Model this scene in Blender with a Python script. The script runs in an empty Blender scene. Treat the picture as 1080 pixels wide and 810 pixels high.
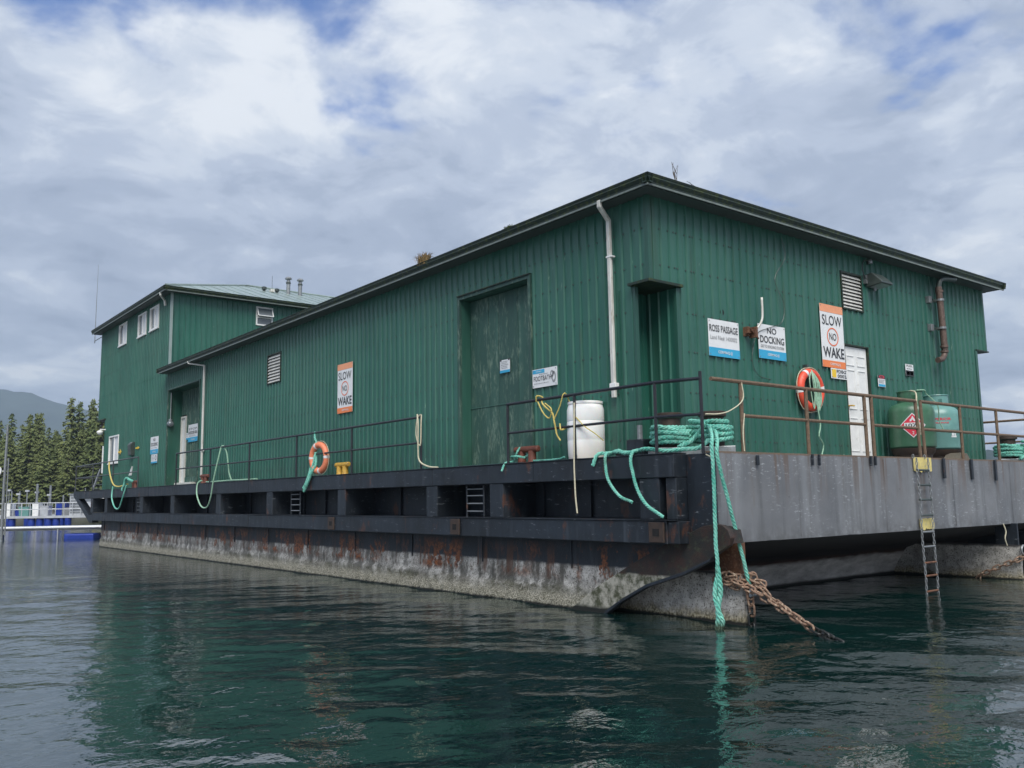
import bpy, bmesh, math, random
import numpy as np
from mathutils import Vector, Matrix
from math import sin, cos, pi, radians
random.seed(7); rng = np.random.default_rng(7)
S = bpy.context.scene
col = S.collection
# ------------------------------------------------------------------ camera
CAM = Vector((-9.127, -7.768, 1.75))
RIGHT = Vector((0.7853, -0.6190, -0.0154)); FWD = Vector((0.6154, 0.7777, 0.1281))
cd = bpy.data.cameras.new('camera'); cam = bpy.data.objects.new('camera', cd); col.objects.link(cam)
UPV = RIGHT.cross(FWD).normalized(); FWD = UPV.cross(RIGHT).normalized(); RIGHT = RIGHT.normalized()
cam.matrix_world = Matrix(((RIGHT.x, UPV.x, -FWD.x, CAM.x), (RIGHT.y, UPV.y, -FWD.y, CAM.y), (RIGHT.z, UPV.z, -FWD.z, CAM.z), (0, 0, 0, 1)))
cd.sensor_width = 36; cd.lens = 31.0; cd.clip_start = 0.1; cd.clip_end = 9000
S.camera = cam
S.view_settings.view_transform = 'Standard'; S.view_settings.look = 'None'
S.view_settings.exposure = 1.0; S.view_settings.gamma = 1
S.cycles.max_bounces = 8; S.cycles.volume_bounces = 0
# ------------------------------------------------------------------ world: overcast sky with a few blue gaps
SUN_EL, SUN_AZ = radians(52), radians(215)      # azimuth clockwise from +Y
w = bpy.data.worlds.new('World'); S.world = w; w.use_nodes = True
nt = w.node_tree; nt.nodes.clear(); N = nt.nodes.new; LK = nt.links.new
out = N('ShaderNodeOutputWorld')
sky = N('ShaderNodeTexSky'); sky.sky_type = 'NISHITA'; sky.sun_disc = False
sky.sun_elevation = SUN_EL; sky.sun_rotation = SUN_AZ; sky.air_density = 1.0; sky.dust_density = 0.6; sky.ozone_density = 5.0
bgs = N('ShaderNodeBackground'); bgs.inputs[1].default_value = 0.075; tint = N('ShaderNodeMix'); tint.data_type = 'RGBA'; tint.blend_type = 'MULTIPLY'; tint.inputs[0].default_value = 1; LK(sky.outputs[0], tint.inputs[6]); tint.inputs[7].default_value = (.62, .80, 1.12, 1); LK(tint.outputs[2], bgs.inputs[0])
tc = N('ShaderNodeTexCoord'); sep = N('ShaderNodeSeparateXYZ'); LK(tc.outputs['Generated'], sep.inputs[0])
def wm(op, a, b=None, c=None):
    n = N('ShaderNodeMath'); n.operation = op
    for i, v in enumerate((a, b, c)):
        if v is None: continue
        if isinstance(v, (int, float)): n.inputs[i].default_value = v
        else: LK(v, n.inputs[i])
    return n.outputs[0]
zc = wm('ADD', wm('ABSOLUTE', sep.outputs[2]), 0.22)
cx = wm('DIVIDE', sep.outputs[0], zc); cy = wm('DIVIDE', sep.outputs[1], zc)
comb = N('ShaderNodeCombineXYZ'); LK(cx, comb.inputs[0]); LK(cy, comb.inputs[1]); comb.inputs[2].default_value = 3.1
def wnoise(scale, det, rough, dist=0.0, off=(0, 0, 0)):
    mp = N('ShaderNodeMapping'); mp.inputs['Location'].default_value = off; LK(comb.outputs[0], mp.inputs[0])
    n = N('ShaderNodeTexNoise'); n.inputs['Scale'].default_value = scale; n.inputs['Detail'].default_value = det
    n.inputs['Roughness'].default_value = rough; n.inputs['Distortion'].default_value = dist
    LK(mp.outputs[0], n.inputs['Vector']); return n.outputs[0]
def wramp(src, stops):
    r = N('ShaderNodeValToRGB'); r.color_ramp.interpolation = 'EASE'; LK(src, r.inputs[0]); e = r.color_ramp.elements
    while len(e) < len(stops): e.new(0.5)
    for i, (p, c) in enumerate(stops): e[i].position = p; e[i].color = (*c, 1) if len(c) == 3 else c
    return r.outputs[0]
nb = wnoise(1.5, 8, 0.56, 0.25, (2.3, 0.4, 0))       # lumps of cloud
nd = wnoise(4.6, 9, 0.64, 0.5, (5.0, 1.0, 0))
ng = wnoise(0.75, 5, 0.55, 0.2, (1.73, 6.94, 0))       # large-scale thickness -> gaps
mixn = wm('ADD', wm('MULTIPLY', nb, 0.64), wm('MULTIPLY', nd, 0.36))
ccol = wramp(mixn, [(0.38, (0.168, 0.200, 0.268)), (0.455, (0.215, 0.250, 0.322)), (0.515, (0.270, 0.306, 0.378)), (0.565, (0.345, 0.378, 0.435)), (0.63, (0.45, 0.47, 0.50))])
bgc = N('ShaderNodeBackground'); LK(ccol, bgc.inputs[0]); bgc.inputs[1].default_value = 1.0
gap = wm('ADD', wm('ADD', wm('MULTIPLY', ng, 0.6), wm('MULTIPLY', nb, 0.4)), wm('MULTIPLY', wm('MAXIMUM', wm('SUBTRACT', 0.40, wm('ABSOLUTE', sep.outputs[2])), 0.0), 0.55))
cov = wramp(gap, [(0.428, (0, 0, 0)), (0.474, (1, 1, 1))])
mx = N('ShaderNodeMixShader'); LK(cov, mx.inputs[0]); LK(bgs.outputs[0], mx.inputs[1]); LK(bgc.outputs[0], mx.inputs[2])
LK(mx.outputs[0], out.inputs[0])
sl = bpy.data.lights.new('sun', 'SUN'); sl.energy = 2.6; sl.angle = radians(40); sl.color = (1.0, 0.96, 0.9)
so = bpy.data.objects.new('sun', sl); col.objects.link(so)
sd = Vector((sin(SUN_AZ) * cos(SUN_EL), cos(SUN_AZ) * cos(SUN_EL), sin(SUN_EL)))
so.rotation_euler = (-sd).to_track_quat('-Z', 'Y').to_euler(); so.location = (-30, -30, 60)

# ------------------------------------------------------------------ materials
class NB:
    def __init__(s, name):
        s.m = bpy.data.materials.new(name); s.m.use_nodes = True; s.t = s.m.node_tree
        s.b = s.t.nodes['Principled BSDF']; s.g = s.t.nodes.new('ShaderNodeNewGeometry'); s.P = s.g.outputs['Position']
    def n(s, t): return s.t.nodes.new(t)
    def l(s, a, b): s.t.links.new(a, b)
    def math(s, op, a, b=None, clamp=False):
        n = s.n('ShaderNodeMath'); n.operation = op; n.use_clamp = clamp
        for i, v in enumerate((a, b)):
            if v is None: continue
            if isinstance(v, (int, float)): n.inputs[i].default_value = v
            else: s.l(v, n.inputs[i])
        return n.outputs[0]
    def noise(s, scale, det=4, rough=.55, stretch=(1, 1, 1), dist=0, vec=None, loc=(0, 0, 0)):
        mp = s.n('ShaderNodeMapping'); mp.inputs['Scale'].default_value = stretch; mp.inputs['Location'].default_value = loc
        s.l(vec or s.P, mp.inputs[0])
        n = s.n('ShaderNodeTexNoise'); n.inputs['Scale'].default_value = scale; n.inputs['Detail'].default_value = det
        n.inputs['Roughness'].default_value = rough; n.inputs['Distortion'].default_value = dist
        s.l(mp.outputs[0], n.inputs['Vector']); return n.outputs[0]
    def ramp(s, src, a, b, lo=0.0, hi=1.0):
        n = s.n('ShaderNodeMapRange'); n.inputs[1].default_value = a; n.inputs[2].default_value = b
        n.inputs[3].default_value = lo; n.inputs[4].default_value = hi; s.l(src, n.inputs[0]); return n.outputs[0]
    def mix(s, f, a, b, mode='MIX'):
        n = s.n('ShaderNodeMix'); n.data_type = 'RGBA'; n.blend_type = mode
        for i, v in ((0, f), (6, a), (7, b)):
            if isinstance(v, (int, float)): n.inputs[i].default_value = v
            elif isinstance(v, tuple): n.inputs[i].default_value = (*v, 1)
            else: s.l(v, n.inputs[i])
        return n.outputs[2]
    def bump(s, h, strength, dist=.01, prev=None):
        n = s.n('ShaderNodeBump'); n.inputs['Strength'].default_value = strength; n.inputs['Distance'].default_value = dist
        s.l(h, n.inputs['Height'])
        if prev is not None: s.l(prev, n.inputs['Normal'])
        return n.outputs[0]
    def sepz(s):
        x = s.n('ShaderNodeSeparateXYZ'); s.l(s.P, x.inputs[0]); return x.outputs
    def rand(s):
        return s.n('ShaderNodeObjectInfo').outputs['Random']
    def done(s, c, rough=.5, metal=0.0, nrm=None, spec=None):
        for nm, v in (('Base Color', c), ('Roughness', rough), ('Metallic', metal)):
            i = s.b.inputs[nm]
            if isinstance(v, tuple): i.default_value = (*v, 1)
            elif isinstance(v, (int, float)): i.default_value = v
            else: s.l(v, i)
        if nrm is not None: s.l(nrm, s.b.inputs['Normal'])
        if spec is not None: s.b.inputs['Specular IOR Level'].default_value = spec
        return s.m
def plain(name, c, rough=.5, metal=0, var=.25, scale=6, bump=.15, c2=None, t=(.5, .65), bscale=60, st=(1, 1, 1)):
    k = NB(name); nz = k.noise(scale, 5, .6, st)
    dark = tuple(x * (1 - var) for x in c)
    cc = k.mix(k.ramp(nz, .35, .65), dark, c)
    if c2: cc = k.mix(k.ramp(k.noise(scale * 2.3, 6, .65, st, loc=(3, 1, 7)), *t), cc, c2)
    return k.done(cc, k.ramp(nz, .3, .7, rough - .08, rough + .08), metal, k.bump(k.noise(bscale, 3), bump, .004))
M = {}
def green(name, base, dark, worn=0.0, gloss=.36):
    k = NB(name); r = k.rand()
    cc = k.mix(k.ramp(k.noise(.55, 4, .55), .3, .7), dark, base)
    cc = k.mix(k.math('MULTIPLY', k.math('SUBTRACT', r, .3), .5, True), cc, (.040, .125, .095))
    st = k.noise(7, 5, .62, (1, 1, .07))
    cc = k.mix(k.ramp(st, .50, .74, 0, .42), cc, (.060, .15, .118))
    st2 = k.noise(11, 5, .6, (1, 1, .12), loc=(4, 2, 0))
    cc = k.mix(k.ramp(st2, .54, .74, 0, .45), cc, (.008, .04, .028))
    run = k.math('MULTIPLY', k.ramp(k.noise(4.5, 4, .6, (1, 1, .035), loc=(7, 7, 0)), .56, .66), k.ramp(k.noise(.6, 3), .45, .6), True)
    cc = k.mix(k.math('MULTIPLY', run, .35), cc, (.03, .045, .022))
    z = k.sepz()[2]
    grime = k.math('MULTIPLY', k.ramp(z, 2.3, 3.1, 1, 0), k.ramp(k.noise(4, 5, .6, (1, 1, .5)), .4, .62), True)
    cc = k.mix(k.math('MULTIPLY', grime, .45), cc, (.02, .035, .018))
    if worn:
        a = k.ramp(k.noise(5.5, 8, .72, (1, 1, .28), loc=(2, 9, 1)), .535 - worn * .03, .60)
        b = k.ramp(k.noise(26, 4, .6, (1, 1, .3)), .42, .56)
        cc = k.mix(k.math('MULTIPLY', k.math('MULTIPLY', a, b), .55), cc, (.18, .25, .19))
    else:
        a = k.ramp(k.noise(16, 3, .5, (1, 1, .25), loc=(7, 0, 2)), .735, .75)
        cc = k.mix(k.math('MULTIPLY', a, .5), cc, (.2, .3, .25))
    dents = k.noise(2.6, 3, .5); fine = k.noise(90, 2, .5)
    nrm = k.bump(fine, .05, .002, k.bump(dents, .25, .02))
    return k.done(cc, k.ramp(st, .3, .7, gloss - .05, gloss + .14), 0.0, nrm, .55)
M['green'] = green('painted_green_cladding', (.021, .110, .080), (.014, .084, .062))
M['greenworn'] = green('weathered_green_door', (.026, .078, .06), (.02, .062, .05), worn=1.0, gloss=.6)
M['greentrim'] = green('green_trim', (.018, .085, .06), (.012, .055, .042))
M['trimworn'] = green('chipped_dark_trim', (.018, .05, .042), (.01, .03, .026), worn=1.3, gloss=.55)
M['gutter'] = plain('mossy_dark_gutter', (.010, .024, .016), .5, 0, .4, 5, .3, (.040, .055, .012), (.50, .64))
M['gutterrim'] = plain('pale_drip_edge', (.15, .18, .17), .5, 0, .3, 5, .2, (.06, .09, .06), (.55, .7))
M['soffit'] = plain('dark_soffit', (.06, .08, .078), .55, 0, .3, 8, .2)
M['roof'] = plain('pale_green_roof', (.27, .34, .32), .35, .2, .2, .8, .1, (.17, .22, .20), (.5, .8))
M['roofdark'] = plain('green_roof', (.02, .05, .035), .5, 0, .3, 2)
M['white'] = plain('white_paint', (.72, .73, .72), .45, 0, .12, 5, .1, (.5, .5, .46), (.58, .75))
M['whitedirty'] = plain('dirty_white_paint', (.62, .62, .58), .5, 0, .25, 9, .2, (.3, .27, .2), (.56, .72), st=(1, 1, .3))
M['glass'] = None
k = NB('window_glass'); M['glass'] = k.done((.12, .14, .15), .06, 0, k.bump(k.noise(3, 2), .06, .01), .9)
M['blind'] = plain('window_blind', (.62, .64, .66), .6, 0, .15, 3)
M['blacksteel'] = None
def blacksteel(name, c=(.008, .0125, .0185)):
    k = NB(name); st = k.noise(6, 6, .62, (1, 1, .16))
    cc = k.mix(k.ramp(k.noise(1.1, 5, .6), .35, .65), tuple(x * .6 for x in c), tuple(x * 1.5 for x in c))
    cc = k.mix(k.ramp(st, .54, .8, 0, .5), cc, (.065, .08, .10))
    sc = k.ramp(k.noise(14, 7, .7, (.35, .35, 1.6), loc=(1, 5, 2)), .61, .66)
    cc = k.mix(k.math('MULTIPLY', sc, .5), cc, (.2, .22, .24))
    ru = k.ramp(k.noise(2.4, 7, .68, (1, 1, .5), loc=(8, 3, 1)), .60, .66)
    cc = k.mix(k.math('MULTIPLY', ru, .7), cc, (.085, .032, .015))
    return k.done(cc, k.ramp(st, .3, .7, .42, .62), 0, k.bump(k.noise(45, 5, .6), .25, .006, k.bump(k.noise(1.8, 3), .2, .03)))
M['black'] = blacksteel('scuffed_black_steel')
M['rail'] = plain('black_painted_rail', (.016, .018, .024), .4, 0, .3, 20, .2, (.12, .09, .07), (.63, .7))
M['railfar'] = plain('grey_black_rail', (.05, .055, .06), .4, 0, .3, 20, .2)
k = NB('hull_side_paint')
z = k.sepz()[2]
c = k.mix(k.ramp(k.noise(1.3, 5, .6), .35, .65), (.005, .008, .012), (.016, .023, .032))
st = k.noise(5, 6, .62, (1, 1, .12)); c = k.mix(k.ramp(st, .54, .8, 0, .5), c, (.1, .11, .125))
edge = k.math('ADD', z, k.math('MULTIPLY', k.math('SUBTRACT', k.noise(3, 6, .65, (1, 1, .6)), .5), .06))
gcol = k.mix(k.ramp(k.noise(7, 6, .7), .35, .66), (.20, .195, .18), (.50, .49, .46))
gcol = k.mix(k.ramp(k.noise(40, 4, .7), .54, .62), gcol, (.04, .04, .03))
gcol = k.mix(k.ramp(k.noise(4.2, 6, .68, (1, 1, .22), loc=(3, 8, 5)), .45, .57, 0, .85), gcol, (.045, .042, .034))
gcol = k.mix(k.math('MULTIPLY', k.ramp(k.noise(2.1, 7, .74, (1, 1, 1.4), loc=(9, 8, 5)), .52, .57), k.ramp(z, .42, .30), True), gcol, (.022, .022, .013))
grn = k.math('MULTIPLY', k.ramp(k.noise(1.6, 6, .7), .46, .6), k.ramp(z, .45, .15), True)
gcol = k.mix(k.math('MULTIPLY', grn, .65), gcol, (.045, .052, .018))
gcol = k.mix(k.ramp(z, .36, .10), gcol, k.mix(k.ramp(k.noise(55, 3, .6), .45, .6), (.10, .095, .06), (.50, .47, .38)))
gcol = k.mix(k.ramp(k.math('ADD', z, k.math('MULTIPLY', k.noise(9, 4), .06)), .075, .045), gcol, (.006, .007, .004))
c = k.mix(k.ramp(edge, .70, .66), c, gcol)
bl = k.ramp(k.noise(3.3, 6, .7, (1, 1, .7), loc=(6, 2, 4)), .505, .53)
zone = k.math('MULTIPLY', k.ramp(z, .40, .50), k.ramp(z, 1.05, .85), True)
rustc = k.mix(k.ramp(k.noise(14, 5, .7), .4, .6), (.035, .012, .007), (.21, .07, .02))
drip = k.math('MULTIPLY', k.ramp(k.noise(9, 4, .6, (1, 1, .06), loc=(1, 2, 8)), .51, .58), k.ramp(k.noise(1.3, 3, .5, (1, 1, .1)), .44, .52), True)
c = k.mix(k.math('MULTIPLY', k.math('MULTIPLY', drip, zone), .8, True), c, (.07, .030, .014))
bl = k.math('MULTIPLY', bl, k.ramp(k.noise(.55, 3, .6, loc=(2, 6, 0)), .40, .50), True)
c = k.mix(k.math('MULTIPLY', bl, zone, True), c, rustc)
nr = k.bump(k.noise(40, 6, .75), .55, .02, k.bump(k.noise(3, 3), .3, .04))
M['hull'] = k.done(c, .6, 0, nr)
k = NB('barnacled_skeg'); z = k.sepz()[2]
c = k.mix(k.ramp(k.noise(6, 7, .72), .35, .66), (.22, .215, .20), (.55, .54, .51))
c = k.mix(k.ramp(k.noise(38, 4, .7), .55, .62), c, (.035, .03, .02))
c = k.mix(k.ramp(k.math('ADD', z, k.math('MULTIPLY', k.noise(6, 5), .2)), .30, .14), c, k.mix(k.ramp(k.noise(30, 4), .42, .6), (.12, .10, .05), (.42, .38, .27)))
c = k.mix(k.ramp(k.math('ADD', z, k.math('MULTIPLY', k.noise(9, 4), .06)), .08, .05), c, (.006, .007, .004))
c = k.mix(k.ramp(k.math('ADD', z, k.math('MULTIPLY', k.noise(5, 4), .08)), .66, .70), c, (.035, .035, .037))
M['skeg'] = k.done(c, .8, 0, k.bump(k.noise(45, 6, .8), .8, .03))
k = NB('rake_underside'); z = k.sepz()[2]
c = k.mix(k.ramp(k.noise(5, 7, .72, (.4, 1, 1)), .35, .66), (.28, .27, .25), (.60, .585, .55))
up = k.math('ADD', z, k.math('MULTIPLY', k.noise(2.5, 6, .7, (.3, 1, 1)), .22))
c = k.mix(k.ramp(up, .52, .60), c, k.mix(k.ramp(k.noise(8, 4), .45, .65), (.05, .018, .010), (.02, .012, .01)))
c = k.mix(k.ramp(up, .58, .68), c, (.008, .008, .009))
c = k.mix(k.ramp(z, .08, .03), c, (.008, .009, .006))
M['rake'] = k.done(c, .75, 0, k.bump(k.noise(30, 6, .75), .6, .03))
k = NB('flange_rust'); z = k.sepz()[2]
c = k.mix(k.ramp(k.noise(4, 6, .7), .4, .62), (.010, .012, .011), (.034, .014, .009))
c = k.mix(k.ramp(k.noise(9, 6, .7, loc=(3, 3, 3)), .54, .66), c, (.035, .04, .022))
c = k.mix(k.ramp(k.math('ADD', z, k.math('MULTIPLY', k.noise(4, 5), .06)), .66, .63), c, k.mix(k.ramp(k.noise(5, 7, .74), .42, .58), (.05, .055, .028), (.34, .33, .28)))
c = k.mix(k.ramp(z, .1, .05), c, (.006, .007, .004))
M['flange'] = k.done(c, .65, 0, k.bump(k.noise(35, 6, .75), .5, .02))
k = NB('grey_bow_plate'); x, y, z = k.sepz()
c = k.mix(k.ramp(k.noise(.8, 5, .6), .32, .68), (.105, .112, .122), (.165, .172, .182))
c = k.mix(k.ramp(k.noise(3.2, 6, .62, (1, 1, .08)), .5, .74, 0, .7), c, (.215, .23, .245))
c = k.mix(k.ramp(k.noise(4.1, 6, .62, (1, 1, .05), loc=(5, 0, 0)), .52, .72, 0, .75), c, (.065, .068, .068))
c = k.mix(k.ramp(k.noise(2.3, 6, .7, (1, 1, .12), loc=(9, 1, 0)), .60, .72, 0, .5), c, (.10, .08, .055))
scr = k.math('MULTIPLY', k.ramp(k.noise(18, 6, .7, (.5, 1, 1.7), loc=(2, 4, 6)), .575, .62), k.ramp(k.noise(1.2, 3), .46, .58), True)
c = k.mix(k.math('MULTIPLY', scr, .7), c, (.36, .38, .40))
spot = k.ramp(k.noise(22, 3, .5, loc=(5, 5, 5)), .74, .76)
c = k.mix(k.math('MULTIPLY', spot, .8), c, (.03, .025, .02))
bleed = k.math('MULTIPLY', k.ramp(k.noise(6.5, 4, .6, (1, 1, .04), loc=(1, 1, 9)), .53, .60), k.ramp(z, 1.55, 2.3), True)
c = k.mix(k.math('MULTIPLY', bleed, .65), c, (.095, .055, .03))
low = k.math('MULTIPLY', k.ramp(z, 1.35, 1.12), k.ramp(k.noise(5, 6, .7), .42, .58), True)
c = k.mix(k.math('MULTIPLY', low, .5), c, (.06, .062, .062))
tope = k.ramp(k.math('ADD', z, k.math('MULTIPLY', k.noise(14, 4), .05)), 2.335, 2.35)
c = k.mix(k.math('MULTIPLY', tope, .8), c, (.13, .085, .05))
M['plate'] = k.done(c, k.ramp(k.noise(3, 5, .6), .3, .7, .38, .6), 0, k.bump(k.noise(1.4, 3), .35, .05, k.bump(k.noise(60, 4), .15, .004)))
M['yellow'] = plain('chalky_yellow_paint', (.62, .52, .19), .6, 0, .2, 9, .2, (.35, .33, .25), (.56, .68))
M['bollyellow'] = plain('yellow_bollard_paint', (.60, .36, .05), .5, 0, .25, 12, .2, (.16, .07, .03), (.56, .64))
M['rust'] = plain('rusted_steel', (.13, .055, .028), .75, 0, .5, 12, .5, (.20, .12, .07), (.5, .7))
M['rustrail'] = plain('rusty_brown_rail', (.15, .10, .062), .6, 0, .4, 16, .4, (.20, .15, .11), (.55, .7))
M['redrust'] = plain('red_oxide_bollard', (.16, .05, .03), .65, 0, .35, 12, .3)
M['chain'] = plain('rusty_chain', (.22, .13, .085), .75, 0, .55, 14, .6, (.38, .30, .22), (.5, .66))
M['chainwet'] = plain('weedy_black_chain', (.012, .013, .011), .4, 0, .4, 14, .7)
M['galv'] = plain('galvanised_steel', (.30, .32, .33), .42, .6, .25, 10, .2, (.2, .2, .19), (.5, .7))
k = NB('teal_rope'); z = k.sepz()[2]
c = k.mix(k.ramp(k.noise(2.2, 5, .65), .38, .62), (.055, .31, .24), (.15, .46, .37)); c = k.mix(k.ramp(k.noise(30, 4, .6), .45, .7, 0, .6), c, (.30, .50, .43))
c = k.mix(k.ramp(k.noise(5, 5, .7, loc=(4, 4, 4)), .56, .66, 0, .7), c, (.05, .13, .09)); c = k.mix(k.ramp(z, .16, .04), c, (.015, .03, .015))
M['teal'] = k.done(c, .75, 0, k.bump(k.noise(120, 3), .5, .004))
M['tealpale'] = plain('faded_green_rope', (.28, .47, .34), .7, 0, .25, 30, .3)
M['cream'] = plain('cream_rope', (.52, .49, .36), .7, 0, .25, 30, .3)
M['yrope'] = plain('yellow_rope', (.55, .45, .13), .6, 0, .25, 30, .3)
M['orange'] = plain('faded_orange_buoy', (.66, .20, .10), .5, 0, .15, 8, .1, (.75, .34, .22), (.55, .75))
M['red'] = plain('red_orange_buoy', (.68, .075, .035), .45, 0, .12, 8, .1, (.75, .2, .14), (.6, .75))
M['tape'] = plain('reflective_tape', (.7, .7, .7), .35)
k = NB('translucent_white_drum'); zz = k.sepz()[2]
c = k.mix(k.ramp(k.noise(2.5, 4), .35, .65), (.72, .73, .71), (.82, .83, .82))
M['drum'] = k.done(k.mix(k.ramp(zz, 2.7, 2.35), c, (.66, .62, .55)), .42, 0, k.bump(k.noise(20, 3), .08, .004))
M['drum'].node_tree.nodes['Principled BSDF'].inputs['Subsurface Weight'].default_value = .15
M['tankgreen'] = plain('green_gas_tank', (.045, .13, .075), .36, 0, .2, 3, .1, (.08, .16, .10), (.55, .75))
M['tankblue'] = plain('blue_green_gas_tank', (.12, .27, .25), .36, 0, .15, 3, .1, (.17, .31, .28), (.55, .75))
M['tankfoot'] = plain('brown_tank_foot', (.045, .028, .02), .6, 0, .4, 12, .3)
def flat(name, c, rough=.45):
    k = NB(name); nz = k.noise(7, 5, .6)
    return k.done(k.mix(k.ramp(nz, .4, .75, 0, .35), c, tuple(x * .72 for x in c)), rough)
M['swhite'] = flat('sign_white', (.66, .68, .69)); M['sorange'] = flat('sign_orange', (.72, .20, .06)); M['sblue'] = flat('sign_blue', (.03, .33, .55))
M['sblack'] = flat('sign_black', (.03, .032, .035)); M['sgrey'] = flat('sign_grey', (.25, .26, .27)); M['sred'] = flat('sign_red', (.60, .03, .06)); M['syellow'] = flat('sign_yellow', (.72, .48, .03))
M['sfade'] = flat('sign_faded_orange', (.74, .31, .16)); M['sringo'] = flat('sign_ring', (.70, .16, .07))
M['lampbody'] = plain('bronze_lamp_body', (.045, .06, .055), .4, 0, .2, 10); M['lens'] = plain('lamp_lens', (.3, .33, .33), .2)
M['pipe'] = plain('brown_exhaust_pipe', (.11, .075, .06), .55, .2, .35, 12, .3, (.17, .12, .10), (.5, .7))
M['darkgap'] = plain('dark_opening', (.004, .004, .004), .8)
M['wood'] = plain('weathered_timber', (.16, .14, .11), .75, 0, .35, 12, .4)
M['bluefloat'] = plain('blue_plastic_float', (.010, .035, .26), .4, 0, .25, 3)
M['alu'] = plain('pale_aluminium', (.48, .50, .52), .4, .3, .2, 2)
M['dockgrey'] = plain('dock_grey', (.22, .23, .24), .6, 0, .35, 2)
M['straw'] = plain('dry_grass', (.42, .30, .14), .8, 0, .3, 60)
M['moss'] = plain('green_moss', (.09, .12, .02), .9, 0, .4, 40, .6)
M['twig'] = plain('bare_twig', (.06, .05, .04), .8)
k = NB('conifer_foliage'); r = k.rand()
c = k.mix(k.ramp(k.noise(.5, 5, .6), .35, .65), (.066, .096, .036), (.115, .145, .048))
c = k.mix(r, c, k.mix(.5, c, (.15, .165, .055)))
M['leaf'] = k.done(c, .7, 0, None, .25)
M['leaf'].node_tree.nodes['Principled BSDF'].inputs['Subsurface Weight'].default_value = 0
M['bark'] = plain('conifer_bark', (.07, .055, .042), .9, 0, .4, 6, .5)
M['ground'] = plain('forest_floor', (.045, .055, .025), .9, 0, .4, .3, .5)
M['rock'] = plain('shore_rock', (.13, .125, .115), .85, 0, .5, .6, .6)
k = NB('forested_mountain'); c = k.mix(k.ramp(k.noise(.012, 8, .65), .35, .65), (.02, .035, .035), (.04, .06, .055))
M['mountain'] = k.done(c, .9, 0, None, .1)
# water
k = NB('sea_water')
n1 = k.noise(2.1, 3, .5, (1, 1.25, 1), .6); n2 = k.noise(7.5, 3, .5, (1, 1.2, 1), .5, loc=(3, 3, 0)); n3 = k.noise(24, 2, .5, (1, 1.1, 1), .3)
nr = k.bump(n1, .16, .10); nr = k.bump(n2, .17, .035, nr); nr = k.bump(n3, .07, .010, nr)
M['water'] = k.done(k.mix(k.ramp(k.noise(.15, 3), .4, .6), (.0010, .0120, .0112), (.0016, .017, .0150)), .02, 0, nr)
M['water'].node_tree.nodes['Principled BSDF'].inputs['IOR'].default_value = 2.4

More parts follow.
